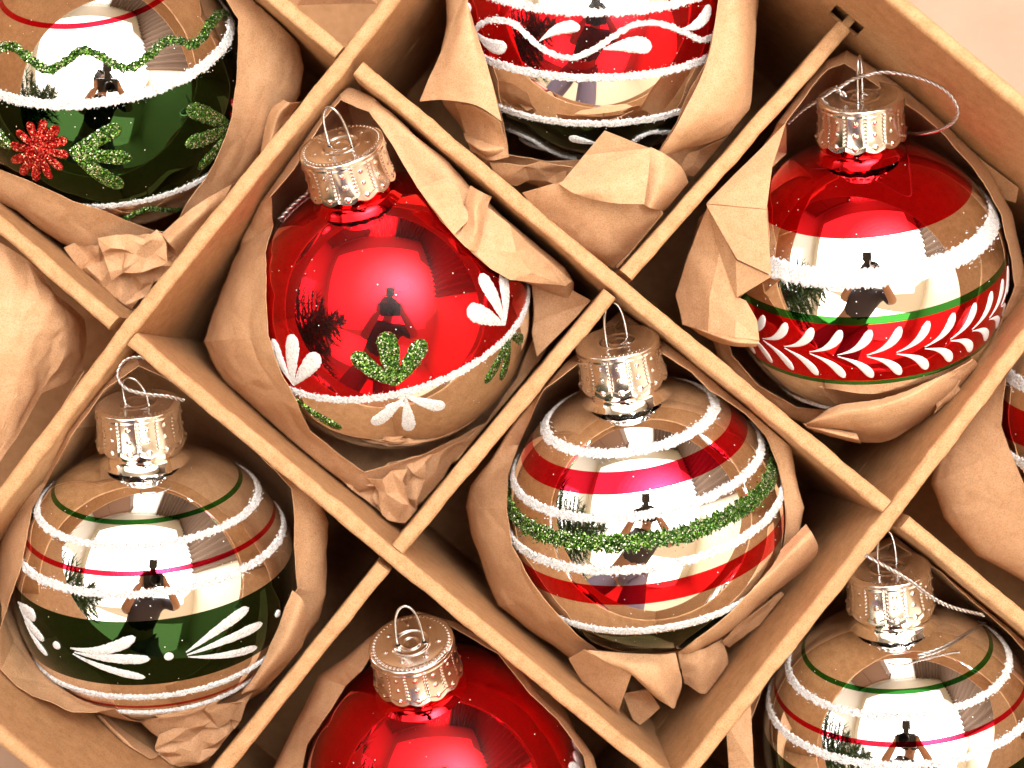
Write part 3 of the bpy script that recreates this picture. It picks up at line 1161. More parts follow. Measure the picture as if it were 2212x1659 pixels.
def crumpled(root, c, nu, nv, amp, ball, cell, seed=1, name='paper_crumple'):
    """crumpled piece between four corners (photo x, photo y, height): jittered flat facets with sharp folds"""
    rc = random.Random(seed)
    q = [P(*p) for p in c]
    bm = bmesh.new()
    rows = []
    for i in range(nu + 1):
        u = i / nu
        row = []
        for j in range(nv + 1):
            v = j / nv
            uu = u + rc.uniform(-0.36, 0.36) / nu * (0 < i < nu)
            vv = v + rc.uniform(-0.36, 0.36) / nv * (0 < j < nv)
            p = q[0].lerp(q[1], uu).lerp(q[3].lerp(q[2], uu), vv)
            edge = i in (0, nu) or j in (0, nv)
            p = p + Vector((rc.uniform(-0.12, 0.12), rc.uniform(-0.12, 0.12), rc.choice((-1, 1)) * rc.uniform(0.3, 1) * amp * (0.5 if edge else 1)))
            row.append(p)
        rows.append(row)
    vs = grid(bm, rows)
    bmesh.ops.triangulate(bm, faces=bm.faces, quad_method='SHORT_EDGE')
    bmesh.ops.subdivide_edges(bm, edges=bm.edges, cuts=4, use_grid_fill=True, smooth=0.35)
    return finish_sheet(bm, name, root, ball, cell, 0.06, seed, push=0.1)


CELL3 = [('A', -1), ('B', 1), ('D', 1), ('E', -1)]
# sides: positive = left of the direction of travel
def cellof(u, v):
    """boards that bound compartment (u, v) with the side the paper keeps to"""
    out = []
    if u > -1: out.append(('ABC'[u], -1))
    if u < 2: out.append(('ABC'[u + 1], 1))
    if v >= 0: out.append(('DE'[v], 1))
    if v < 1: out.append(('DE'[v + 1], -1))
    if v < 0: out.append(('L', 1))
    if v > 0: out.append(('T', -1))
    return out


# wrap round the red ball
w3 = wrap('kraft paper cupped round the red ball with sprigs', O3, cellof(0, 0), [
    (735, 212, -0.7, 742, 200, -2.5),
    (798, 239, -0.5, 820, 225, -1.6),
    (843, 305, -0.35, 905, 300, -0.9),
    (902, 404, None, 1000, 385, -1.2),
    (952, 476, None, 1070, 450, -1.3),
    (1010, 535, None, 1150, 520, -1.5),
    (1060, 580, None, 1220, 580, -1.8),
    (1101, 605, None, 1240, 612, -2.2),
    (1148, 614, -2.4, 1235, 660, -3.0),
    (1165, 700, -3.6, 1200, 720, -4.5),
    (1120, 815, -4.4, 1150, 800, -5.2),
    (1050, 915, -3.6, 1080, 930, -4.6),
    (985, 950, -3.1, 1010, 985, -4.4),
    (925, 978, -2.8, 940, 1020, -4.4),
    (850, 1004, -2.6, 860, 1050, -4.2),
    (787, 1022, -2.5, 775, 1062, -4),
    (725, 978, -2.3, 690, 1015, -4),
    (668, 930, -2.0, 600, 945, -4.3),
    (640, 868, None, 540, 880, -4.4),
    (607, 808, None, 490, 832, -4.4),
    (590, 762, None, 455, 770, -4.4),
    (578, 725, None, 440, 738, -4.4),
    (575, 634, None, 455, 690, -4.4),
    (572, 544, None, 480, 628, -4.3),
    (576, 476, None, 515, 548, -4.0),
    (584, 424, -0.9, 560, 455, -3.2),
    (645, 350, -0.6, 620, 370, -2.6),
    (703, 250, -0.5, 690, 262, -2.4),
], crumple=0.13, seed=2)

# wrap round the laurel ball
w4 = wrap('kraft paper cupped round the red topped ball with laurel band', O4, cellof(1, 1), [
    (1824, 135, -0.6, 1826, 125, -2.5),
    (1851, 153, -0.6, 1862, 145, -2.5),
    (1914, 194, -0.6, 1930, 185, -2.5),
    (1982, 244, -0.6, 2000, 235, -2.8),
    (2041, 293, -0.7, 2058, 285, -3),
    (2095, 352, -0.8, 2110, 345, -3),
    (2127, 402, -0.9, 2142, 396, -3),
    (2166, 465, -1.1, 2180, 462, -3.2),
    (2186, 560, -1.4, 2200, 560, -3.4),
    (2194, 618, -1.7, 2208, 622, -3.6),
    (2168, 680, -2.1, 2190, 690, -3.8),
    (2125, 728, -2.4, 2150, 750, -4),
    (2060, 800, -2.8, 2085, 830, -4.2),
    (1984, 850, -3.0, 2005, 895, -4.4),
    (1891, 888, -3.2, 1900, 935, -4.6),
    (1803, 890, -3.2, 1790, 930, -4.6),
    (1720, 880, -3.2, 1690, 895, -4.4),
    (1640, 835, -3.2, 1610, 840, -4.4),
    (1580, 770, -3.2, 1550, 765, -4.4),
    (1560, 700, -3.0, 1520, 690, -4.2),
    (1600, 640, None, 1500, 630, -4.0),
    (1660, 592, None, 1475, 600, -4.0),
    (1663, 519, None, 1490, 540, -3.6),
    (1656, 442, None, 1510, 470, -3.0),
    (1667, 361, None, 1590, 400, -2.4),
    (1684, 307, None, 1640, 330, -2.0),
    (1698, 266, -0.5, 1672, 280, -2.0),
    (1752, 190, -0.5, 1735, 198, -2.2),
    (1788, 149, -0.5, 1778, 150, -2.3),
], crumple=0.09, seed=4)

# wrap round the striped ball
w6 = wrap('kraft paper cupped round the striped silver ball in the centre', O6, cellof(1, 0), [
    (1340, 690, -2.2, 1340, 680, -3.5),
    (1436, 765, -0.8, 1446, 748, -2.4),
    (1494, 803, -0.8, 1512, 790, -2.4),
    (1533, 843, -0.8, 1562, 832, -2.4),
    (1611, 892, -0.8, 1636, 884, -2.4),
    (1655, 940, -1.3, 1706, 968, -2.2),
    (1680, 1000, -1.4, 1716, 1030, -2.4),
    (1694, 1060, -1.7, 1735, 1100, -2.6),
    (1690, 1120, -1.9, 1722, 1150, -3),
    (1668, 1200, -2.2, 1700, 1220, -4),
    (1610, 1290, -2.7, 1650, 1310, -4.2),
    (1540, 1360, -2.9, 1570, 1390, -4.4),
    (1465, 1400, -3.0, 1480, 1440, -4.4),
    (1348, 1414, -2.8, 1340, 1450, -4.2),
    (1290, 1404, -2.5, 1245, 1430, -4),
    (1251, 1378, None, 1190, 1390, -4),
    (1212, 1336, None, 1130, 1350, -4),
    (1173, 1290, None, 1076, 1305, -4.2),
    (1134, 1232, None, 1042, 1220, -4.2),
    (1105, 1178, None, 1016, 1150, -4.2),
    (1094, 1100, None, 1006, 1095, -4.2),
    (1096, 1023, None, 1018, 1050, -4.0),
    (1110, 955, None, 1080, 965, -3.2),
    (1173, 843, -0.7, 1152, 846, -2.4),
    (1241, 790, -0.8, 1228, 784, -2.4),
], crumple=0.08, seed=6)

# wrap round the leaf band ball at the left
w5 = wrap('kraft paper cupped round the silver ball with leaf sprays', O5, cellof(0, -1), [
    (300, 790, -0.7, 300, 772, -2.4),
    (420, 850, -0.7, 436, 838, -2.4),
    (520, 940, -0.6, 542, 928, -2.4),
    (585, 1005, -0.6, 608, 994, -2.4),
    (632, 1055, -1.1, 690, 1075, -2.6),
    (636, 1120, -1.1, 709, 1130, -2.8),
    (638, 1205, -1.3, 706, 1210, -3),
    (641, 1270, -1.6, 703, 1280, -3.2),
    (622, 1300, -1.8, 690, 1340, -3.4),
    (580, 1395, -2.2, 640, 1410, -3.6),
    (545, 1470, -2.6, 575, 1490, -4),
    (480, 1512, -3.2, 500, 1530, -4.4),
    (400, 1545, -3.6, 400, 1560, -4.8),
    (320, 1548, -2.6, 318, 1530, -4.8),
    (252, 1532, -0.9, 272, 1490, -3.8),
    (208, 1540, 0.1, 225, 1482, -3.6),
    (156, 1539, 0.35, 188, 1458, -3.4),
    (122, 1524, 0.4, 158, 1434, -3.4),
    (69, 1505, 0.4, 118, 1402, -3.4),
    (35, 1482, 0.4, 92, 1372, -3.3),
    (0, 1446, 0.3, 66, 1335, -3.2),
    (-8, 1370, 0.0, 30, 1295, -2.9),
    (12, 1320, -1.0, 8, 1270, -3.2),
    (38, 1240, None, 0, 1210, -3.4),
    (50, 1188, None, 12, 1150, -3.2),
    (68, 1097, None, 40, 1090, -3),
    (88, 1038, None, 68, 1030, -2.6),
    (150, 945, -0.6, 132, 930, -2.4),
    (225, 842, -0.6, 212, 828, -2.4),
], crumple=0.10, seed=8)

# wrap round the poinsettia ball
w1 = wrap('kraft paper cupped round the green and silver ball with the red flower', O1, cellof(-1, 0), [
    (487, -5, -1.1, 560, -60, -3),
    (517, 41, -1.2, 640, 60, -3.4),
    (515, 104, -1.3, 655, 140, -3.6),
    (512, 181, None, 648, 200, -3.8),
    (501, 253, None, 615, 262, -4),
    (488, 298, None, 575, 320, -4),
    (465, 352, None, 530, 385, -4),
    (442, 390, None, 490, 440, -4),
    (406, 436, -1.9, 450, 490, -4),
    (388, 469, -2.2, 410, 520, -4),
    (355, 503, -2.6, 370, 560, -4.2),
    (338, 503, -2.6, 320, 570, -4.2),
    (271, 476, None, 240, 570, -3.6),
    (217, 452, None, 165, 545, -3.2),
    (158, 436, None, 95, 500, -2.8),
    (68, 394, None, 40, 455, -2.6),
    (0, 368, None, -40, 420, -2.8),
    (-60, 330, None, -120, 350, -3),
    (-80, 180, None, -150, 180, -3),
    (-30, 20, None, -100, -20, -3),
    (200, -110, None, 200, -180, -3),
    (400, -80, None, 450, -150, -3),
], crumple=0.08, seed=10)

# wrap round the vine ball at the top
w2 = wrap('kraft paper cupped round the red ball with the white vine', O2, cellof(0, 1), [
    (1000, -40, None, 960, -60, -3),
    (1009, 15, None, 965, 60, -2.6),
    (1028, 73, None, 950, 120, -2.4),
    (1047, 130, None, 940, 180, -2.6),
    (1063, 183, None, 960, 230, -3.2),
    (1085, 263, None, 1010, 290, -4),
    (1096, 336, -2.3, 1040, 350, -4),
    (1180, 350, -2.6, 1150, 400, -4),
    (1300, 345, -2.4, 1300, 430, -3.8),
    (1421, 335, -1.9, 1470, 400, -3.8),
    (1462, 262, None, 1560, 300, -3.4),
    (1494, 191, None, 1610, 240, -3),
    (1528, 130, None, 1628, 150, -2.8),
    (1547, 50, None, 1636, 60, -2.8),
    (1553, 0, None, 1640, -20, -2.8),
    (1540, -120, None, 1600, -150, -3),
    (1290, -260, None, 1290, -330, -3),
    (1050, -150, None, 1000, -200, -3),
], crumple=0.11, seed=12)

# wrap round the plain red ball at the bottom
w7 = wrap('kraft paper cupped round the plain red ball', O7, cellof(1, -1), [
    (900, 1335, -1.6, 905, 1322, -3.2),
    (975, 1352, -1.2, 985, 1345, -2.6),
    (1076, 1412, -1.0, 1090, 1400, -2.2),
    (1144, 1500, -1.0, 1160, 1490, -2.4),
    (1205, 1556, -1.0, 1218, 1548, -2.4),
    (1262, 1632, -1.2, 1278, 1628, -2.8),
    (1280, 1720, -1.6, 1310, 1730, -3),
    (1200, 1900, -2, 1240, 1920, -3.4),
    (960, 2000, -2, 960, 2040, -3.4),
    (720, 1900, -2, 680, 1920, -3.4),
    (640, 1720, -1.4, 580, 1760, -4),
    (642, 1660, None, 582, 1680, -4),
    (663, 1608, None, 620, 1600, -4),
    (697, 1554, None, 655, 1530, -3.8),
    (745, 1482, None, 690, 1460, -3.6),
    (778, 1450, -1.0, 740, 1425, -3),
    (830, 1370, -1.8, 820, 1362, -3.2),
], crumple=0.07, seed=14)

# wrap round the leaf band ball at the bottom right
w8 = wrap('kraft paper cupped round the silver ball with the loose cord', O8, cellof(2, 0), [
    (1930, 1170, -2, 1930, 1160, -3.4),
    (2033, 1235, -1.4, 2042, 1226, -3),
    (2110, 1305, -1.3, 2122, 1296, -3),
    (2176, 1362, -1.2, 2190, 1352, -3),
    (2225, 1420, -1.2, 2245, 1410, -3),
    (2260, 1540, -1.4, 2300, 1540, -3),
    (2230, 1750, -2, 2270, 1780, -3.4),
    (1942, 1900, -2, 1942, 1950, -3.4),
    (1680, 1760, -2.2, 1620, 1800, -3.8),
    (1618, 1640, -2.6, 1590, 1650, -4),
    (1620, 1560, -3, 1600, 1555, -4),
    (1660, 1440, -3, 1640, 1430, -4),
    (1740, 1320, -2.6, 1725, 1310, -4),
    (1850, 1210, -2.2, 1845, 1200, -3.6),
], crumple=0.08, seed=16)

# wrap round the ball at the right edge
w9 = wrap('kraft paper cupped round the striped ball at the right edge', O9, cellof(2, 1), [
    (2215, 735, -1.0, 2190, 730, -3.4),
    (2173, 815, None, 2110, 830, -4),
    (2165, 864, None, 2060, 920, -4.2),
    (2162, 919, None, 2022, 990, -4.2),
    (2178, 968, None, 2012, 1045, -4.2),
    (2212, 1050, None, 2040, 1120, -4.2),
    (2250, 1120, None, 2110, 1200, -4.2),
    (2320, 1180, None, 2240, 1270, -4),
    (2450, 1210, -1.4, 2440, 1320, -3.6),
    (2700, 1100, -1.6, 2760, 1150, -3.4),
    (2700, 750, -1.6, 2760, 700, -3.4),
    (2450, 620, -1.6, 2450, 560, -3.4),
    (2290, 660, -1.2, 2260, 620, -3.2),
], crumple=0.06, seed=18)

# ---- folded and crumpled pieces
# laurel ball: the left corner that folds out, its curled hem, and the rolled lower edge
c = cellof(1, 1)
flap(w4, [(1698, 268, -0.3), (1526, 440, -0.45), (1656, 452, 0.25), (1668, 361, 0.1)], [(0, 1, 2, 3)], O4, c, 0.05, 3)
flap(w4, [(1526, 441, -0.4), (1656, 453, 0.27), (1667, 594, 0.1), (1592, 560, -0.25)], [(0, 1, 3), (1, 2, 3)], O4, c, 0.05, 31)
flap(w4, [(1528, 445, -0.6), (1592, 562, -0.4), (1667, 597, 0.0), (1593, 642, -0.8), (1555, 545, -1.0)], [(0, 1, 4), (1, 2, 3, 4)], O4, c, 0.06, 32)
flap(w4, [(1529, 448, -0.9), (1556, 545, -1.0), (1594, 642, -0.9), (1612, 650, -0.7), (1636, 692, -0.5), (1641, 736, -0.5), (1588, 730, -0.55), (1530, 716, -1.2), (1476, 701, -2.3), (1461, 636, -2.6), (1490, 545, -1.9), (1535, 640, -1.25), (1590, 690, -0.75)],
     [(0, 1, 11, 10), (1, 2, 11), (2, 3, 12, 11), (3, 4, 5, 12), (12, 5, 6), (11, 12, 6, 7), (10, 11, 9), (11, 7, 8, 9)], O4, c, 0.07, 33, cuts=6)
ribbon(w4, [[(1474, 700, -2.4), (1530, 715, -1.25), (1588, 729, -0.6), (1640, 736, -0.52)], [(1492, 708, -2.1), (1534, 722, -1.05), (1588, 739, -0.55), (1638, 743, -0.5)], [(1512, 722, -2.3), (1541, 735, -1.6), (1588, 747, -1.0), (1632, 749, -0.9)]], O4, c, 0.03, 54)
ribbon(w4, [[(1761, 902, -1.7), (1806, 874, -1.25), (1886, 862, -1.0), (1956, 838, -0.9), (2026, 797, -1.0), (2075, 766, -1.3)],
            [(1748, 912, -1.4), (1815, 893, -0.8), (1890, 882, -0.5), (1965, 857, -0.45), (2040, 813, -0.6), (2098, 772, -1.0)],
            [(1743, 921, -1.8), (1825, 922, -1.4), (1900, 920, -1.2), (1975, 892, -1.2), (2050, 848, -1.3), (2114, 790, -1.6)],
            [(1790, 932, -2.9), (1850, 954, -2.9), (1915, 954, -2.9), (1970, 924, -2.9), (2055, 870, -2.9), (2108, 818, -2.9)]], O4, c, 0.09, 5)
ribbon(w4, [[(1735, 915, -2.0), (1790, 926, -1.7), (1850, 938, -1.7)], [(1745, 924, -1.9), (1795, 935, -1.5), (1856, 950, -1.6)], [(1760, 930, -2.6), (1800, 944, -2.4), (1860, 958, -2.6)]], O4, c, 0.06, 34)
crumpled(w4, [(2010, 838, -0.7), (2066, 800, -0.8), (2078, 858, -1.8), (2020, 884, -1.8)], 3, 3, 0.14, O4, c, 35)
flap(w4, [(2063, 300, -1.9), (2201, 406, -1.7), (2194, 438, -2.1), (2145, 424, -2.7)], [(0, 1, 2, 3)], None, c, 0.06, 6)
# striped ball: rolled strip on the right, fans below
c = cellof(1, 0)
ribbon(w6, [[(1472, 1398, -2.2), (1500, 1364, -1.6), (1560, 1305, -1.3), (1640, 1235, -1.2), (1741, 1132, -1.5)],
            [(1463, 1402, -1.7), (1502, 1376, -0.9), (1572, 1318, -0.6), (1662, 1243, -0.7), (1755, 1155, -1.2)],
            [(1472, 1410, -1.9), (1500, 1402, -1.4), (1560, 1350, -1.2), (1660, 1279, -1.4), (1768, 1188, -1.9)],
            [(1490, 1411, -2.8), (1525, 1396, -2.6), (1580, 1352, -2.6), (1668, 1287, -2.8), (1745, 1225, -3)]], O6, c, 0.06, 7)
ribbon(w6, [[(1464, 1407, -2.0), (1520, 1402, -2.2), (1560, 1380, -2.9)], [(1470, 1440, -2.3), (1522, 1440, -2.3), (1572, 1425, -3.2)], [(1478, 1477, -2.9), (1521, 1500, -3.0), (1574, 1474, -3.5)]], O6, c, 0.14, 9)
ribbon(w6, [[(1560, 1385, -2.6), (1620, 1330, -2.5), (1690, 1280, -2.9)], [(1575, 1400, -3.4), (1640, 1350, -3.2), (1705, 1295, -3.6)]], O6, c, 0.16, 36)
flap(w6, [(1228, 1423, -2.4), (1262, 1404, -1.6), (1363, 1458, -1.3), (1333, 1546, -2.6), (1256, 1472, -2.9)], [(0, 1, 2, 4), (2, 3, 4)], O6, c, 0.09, 8)
ribbon(w6, [[(1268, 1404, -1.6), (1330, 1409, -1.4), (1400, 1412, -1.4), (1458, 1404, -1.7)],
            [(1310, 1430, -1.35), (1360, 1438, -1.0), (1415, 1440, -1.0), (1468, 1440, -1.7)],
            [(1363, 1459, -1.25), (1395, 1478, -1.1), (1432, 1480, -1.25), (1474, 1476, -2.1)],
            [(1410, 1505, -1.9), (1430, 1518, -1.8), (1456, 1531, -2.0), (1464, 1512, -2.5)]], O6, c, 0.08, 37)
flap(w6, [(1345, 1500, -3.2), (1400, 1490, -2.8), (1425, 1530, -3.3), (1375, 1575, -3.8)], [(0, 1, 2, 3)], O6, c, 0.14, 38)
# red ball: crumpled corner under it and the creased strip along the divider
c = cellof(0, 0)
crumpled(w3, [(738, 1040, -3.3), (930, 978, -2.9), (905, 1120, -3.7), (815, 1112, -3.7)], 7, 5, 0.2, O3, c, 11)
crumpled(w3, [(800, 1030, -2.7), (872, 1020, -2.6), (888, 1125, -3.3), (822, 1122, -3.3)], 3, 3, 0.16, O3, c, 45)
crumpled(w3, [(900, 1000, -3.0), (1040, 925, -3.3), (1000, 985, -3.8), (905, 1085, -4.0)], 4, 2, 0.16, O3, c, 46)
crumpled(w3, [(500, 850, -4.0), (600, 925, -3.5), (735, 1035, -3.7), (640, 960, -4.6)], 5, 2, 0.2, O3, c, 47)
flap(w3, [(902, 404, 0.1), (988, 392, -0.4), (1000, 440, 0.05), (1018, 470, 0.15), (980, 507, 0.12), (940, 455, 0.25)], [(0, 1, 2, 5), (2, 3, 4, 5)], O3, c, 0.07, 12)
ribbon(w3, [[(1016, 400, -0.5), (1040, 415, -0.15), (1062, 425, -0.5)], [(1005, 440, -0.1), (1028, 452, 0.35), (1050, 455, -0.1)], [(1000, 490, 0.0), (1026, 498, 0.3), (1042, 505, -0.05)], [(985, 512, 0.05), (1008, 535, 0.2), (1030, 545, 0.0)]], O3, c, 0.05, 48)
flap(w3, [(1012, 535, 0.05), (1045, 440, -0.3), (1100, 485, -0.5), (1165, 545, -0.8), (1236, 608, -1.4), (1222, 618, -1.4), (1104, 606, -0.35), (1062, 582, -0.1), (1115, 545, -0.15), (1150, 590, -0.5)],
     [(0, 1, 2, 8), (0, 8, 6, 7), (2, 3, 9, 8), (8, 9, 6), (3, 4, 5, 9), (9, 5, 6)], O3, c, 0.13, 49, cuts=8)
flap(w3, [(1150, 620, -2.6), (1228, 622, -2.2), (1280, 650, -2.4), (1160, 770, -3.4), (1145, 700, -3.2)], [(0, 1, 2, 3, 4)], O3, c, 0.12, 50)
# vine ball: sleeve at the left, big folded corner below, sleeve at the right
c = cellof(0, 1)
ribbon(w2, [[(1003, -12, 0.1), (955, 105, -0.6), (906, 219, -1.1)], [(1008, -8, 0.35), (985, 108, 0.1), (960, 216, -0.5)], [(1012, 10, 0.35), (1022, 115, 0.3), (1030, 228, 0.0)], [(1018, 30, 0.1), (1052, 140, 0.1), (1084, 262, -0.2)]], O2, c, 0.05, 13)
ribbon(w2, [[(985, 222, -1.8), (1030, 232, -1.0), (1080, 263, -0.7)], [(1000, 262, -2.2), (1048, 268, -1.4), (1092, 300, -1.1)], [(1018, 325, -2.4), (1060, 345, -1.7), (1100, 338, -1.4)]], O2, c, 0.10, 14)
ribbon(w2, [[(1000, 285, -2.6), (1030, 300, -1.8), (1085, 310, -1.6)], [(1010, 310, -2.0), (1040, 325, -1.3), (1095, 320, -1.3)], [(1035, 335, -2.4), (1065, 345, -1.9), (1100, 340, -1.7)]], O2, c, 0.06, 39)
flap(w2, [(1306, 282, -0.75), (1403, 320, -0.6), (1210, 400, -1.4), (1262, 335, -1.3)], [(0, 1, 2, 3)], O2, c, 0.06, 15)
ribbon(w2, [[(1206, 396, -0.7), (1306, 357, -0.5), (1406, 318, -0.4)], [(1235, 415, -0.35), (1320, 398, -0.05), (1400, 380, -0.1)], [(1271, 430, -0.4), (1330, 439, -0.1), (1391, 441, -0.15)]], O2, c, 0.03, 40)
ribbon(w2, [[(1128, 418, -1.1), (1206, 397, -0.8), (1300, 400, -0.7), (1400, 420, -0.8), (1428, 443, -1.1)],
            [(1160, 455, -1.6), (1230, 450, -1.2), (1310, 470, -1.1), (1380, 480, -1.3), (1412, 490, -1.7)],
            [(1222, 522, -2.2), (1270, 530, -1.9), (1310, 540, -1.8), (1350, 540, -2.1), (1372, 545, -2.4)],
            [(1290, 562, -2.8), (1305, 568, -2.7), (1316, 573, -2.7), (1325, 576, -2.8), (1335, 576, -3)]], O2, c, 0.13, 41)
ribbon(w2, [[(1406, 318, -0.4), (1440, 335, -0.5), (1471, 360, -0.9), (1489, 396, -1.5)], [(1396, 380, -0.5), (1430, 385, -0.4), (1460, 400, -0.8), (1475, 425, -1.6)], [(1388, 440, -0.6), (1405, 449, -0.5), (1420, 453, -0.9), (1432, 460, -1.5)]], O2, c, 0.07, 42)
ribbon(w2, [[(1425, 450, -1.3), (1400, 505, -1.9), (1330, 575, -2.6)], [(1432, 462, -1.0), (1410, 515, -1.6), (1338, 582, -2.4)], [(1440, 465, -1.6), (1420, 520, -2.1), (1345, 585, -2.9)]], O2, c, 0.05, 43)
crumpled(w2, [(1060, 352, -1.9), (1240, 352, -1.7), (1225, 398, -2.4), (1090, 390, -2.6)], 5, 2, 0.2, O2, c, 16)
ribbon(w2, [[(1553, -10, 0.3), (1528, 130, 0.25), (1470, 255, 0.0), (1422, 335, -0.7)], [(1585, -5, 0.45), (1565, 130, 0.35), (1510, 250, 0.1), (1440, 335, -0.8)], [(1615, -5, 0.15), (1605, 130, 0.1), (1570, 250, -0.3), (1455, 332, -1.1)], [(1633, -5, -0.5), (1628, 130, -0.7), (1605, 268, -1.0), (1466, 330, -1.5)]], O2, c, 0.07, 17)
crumpled(w2, [(1440, 350, -2.6), (1600, 292, -2.4), (1580, 335, -3), (1500, 392, -3.2)], 4, 2, 0.14, O2, c, 18)
# poinsettia ball: crumpled fan in the corner
c = cellof(-1, 0)
crumpled(w1, [(140, 535, -2.6), (340, 505, -1.8), (400, 540, -2.4), (270, 690, -3.2)], 8, 6, 0.2, O1, c, 19)
crumpled(w1, [(215, 520, -1.9), (350, 500, -1.5), (370, 570, -1.9), (235, 600, -2.1)], 6, 4, 0.17, O1, c, 51)
ribbon(w1, [[(350, 505, -1.8), (420, 445, -1.3), (500, 400, -2.0)], [(365, 525, -1.5), (430, 470, -1.2), (480, 440, -2.0)], [(385, 545, -2.2), (425, 510, -2.0), (455, 480, -2.5)]], O1, c, 0.1, 20)
ribbon(w1, [[(562, 340, -3.2), (580, 245, -2.6), (612, 215, -2.0)], [(580, 335, -2.6), (598, 255, -1.9), (628, 222, -1.6)], [(600, 320, -3.0), (620, 265, -2.6), (650, 220, -2.4)]], None, c, 0.05, 22)
# leaf band ball: crumple in the lower corner
c = cellof(0, -1)
ribbon(w5, [[(200, 1548, -2.4), (240, 1600, -2.4), (292, 1660, -2.6)], [(215, 1545, -2.0), (262, 1592, -1.8), (318, 1650, -2.2)], [(222, 1552, -2.6), (268, 1600, -2.6), (318, 1665, -3.0)]], None, c, 0.08, 23)
crumpled(w5, [(262, 1536, -2.3), (520, 1512, -2.2), (500, 1560, -2.8), (340, 1592, -2.8)], 5, 2, 0.14, None, c, 52)
crumpled(w5, [(345, 1590, -2.7), (545, 1505, -2.8), (470, 1650, -3.4), (340, 1670, -3.2)], 6, 6, 0.2, None, c, 53)
ribbon(w5, [[(632, 1275, -1.2), (585, 1390, -1.6), (520, 1500, -2.3)], [(655, 1300, -1.1), (615, 1395, -1.3), (545, 1490, -2.1)], [(668, 1360, -2.0), (640, 1420, -2.2), (570, 1490, -2.8)]], O5, c, 0.06, 24)
# lower left of the bottom right ball
flap(w8, [(1568, 1560, -2.0), (1620, 1520, -2.4), (1628, 1660, -2.4), (1600, 1720, -2.6), (1575, 1660, -2.6)], [(0, 1, 2, 3, 4)], O8, cellof(2, 0), 0.1, 25)

# loose paper in the left compartment and in the dark one at the top
wl = empty('paper_wrap', P(20, 780, -DEPTH + 0.1))
tag(wl, 'creased kraft paper filling the compartment at the left edge', 'wrapping paper', 'kraft paper wraps round the baubles')
flap(wl, [(-120, 420, -2.2), (0, 525, -1.4), (60, 560, -1.6), (125, 640, -2.2), (185, 690, -3.6), (180, 800, -3.8), (90, 850, -2.2), (0, 1000, -1.9), (-120, 1100, -2), (-150, 800, -0.5), (40, 700, -0.9), (110, 740, -1.6), (40, 830, -1.2), (150, 710, -2.0), (130, 690, -1.6), (85, 640, -1.2)],
     [(0, 1, 10, 9), (1, 2, 15, 10), (2, 3, 14, 15), (3, 4, 13, 14), (4, 5, 6, 13), (10, 15, 14, 11), (14, 13, 6, 11), (10, 11, 12), (11, 6, 12), (10, 12, 8, 9), (12, 6, 7, 8)], None, cellof(-1, -1), 0.2, 26, cuts=13, smooth=0.7)
flap(wl, [(0, 1060, -2.2), (60, 1000, -2.0), (120, 900, -2.2), (180, 800, -2.8), (140, 950, -3.4), (0, 1100, -3.4)], [(0, 1, 4, 5), (1, 2, 3, 4)], None, cellof(-1, -1), 0.1, 27)
wt = empty('paper_wrap', P(720, -60, -DEPTH + 0.1))
tag(wt, 'edge of brown paper in the dark compartment at the top', 'wrapping paper', 'kraft paper wraps round the baubles')
flap(wt, [(600, -90, -2), (810, -90, -1.6), (815, 8, -2.4), (640, 12, -2.6), (700, -60, -1.4)], [(0, 4, 3), (4, 1, 2, 3), (0, 1, 4)], None, cellof(-1, 1), 0.1, 28)

# ------------------------------------------------------------------ table the box stands on
bm = bmesh.new()
box(bm, (0, 18, -DEPTH - 0.22 - 2), (65, 0, 0), (0, 50, 0), (0, 0, 2))
tag(obj('table_surface', bm, M['backdrop'], smooth=False), kind='structure')

# ------------------------------------------------------------------ the room that the mirror balls show
def quad(name, pts, mat):
    bm = bmesh.new()
    bm.faces.new([bm.verts.new(p) for p in pts])
    return tag(obj(name, bm, mat, smooth=False), kind='structure')


M['ceiling'] = simple_mat('white_ceiling', (0.82, 0.80, 0.76), 0.9)
M['wallpaint'] = simple_mat('cream_wall', (0.80, 0.72, 0.60), 0.9)
M['wood'] = simple_mat('brown_wood', (0.16, 0.075, 0.04), 0.6)
M['floor'] = simple_mat('oak_floor', (0.60, 0.42, 0.20), 0.6)
M['brown_curtain'] = simple_mat('brown_drape', (0.13, 0.08, 0.055), 0.9)
M['white_curtain'] = simple_mat('white_drape', (0.85, 0.83, 0.80), 0.9)
X0, X1, Y0, Y1, Z0, Z1 = -260, 170, -260, 350, -36, 205
quad('ceiling', [(X0, Y0, Z1), (X1, Y0, Z1), (X1, Y1, Z1), (X0, Y1, Z1)], M['ceiling'])
quad('floor', [(X0, Y0, Z0), (X1, Y0, Z0), (X1, Y1, Z0), (X0, Y1, Z0)], M['floor'])
quad('wall_left', [(X0, Y0, Z0), (X0, Y1, Z0), (X0, Y1, Z1), (X0, Y0, Z1)], M['ceiling'])
quad('wall_right', [(X1, Y0, Z0), (X1, Y1, Z0), (X1, Y1, Z1), (X1, Y0, Z1)], M['wallpaint'])
quad('wall_far', [(X0, Y1, Z0), (X1, Y1, Z0), (X1, Y1, Z1), (X0, Y1, Z1)], M['wallpaint'])
quad('wall_near', [(X0, Y0, Z0), (X1, Y0, Z0), (X1, Y0, Z1), (X0, Y0, Z1)], M['wallpaint'])


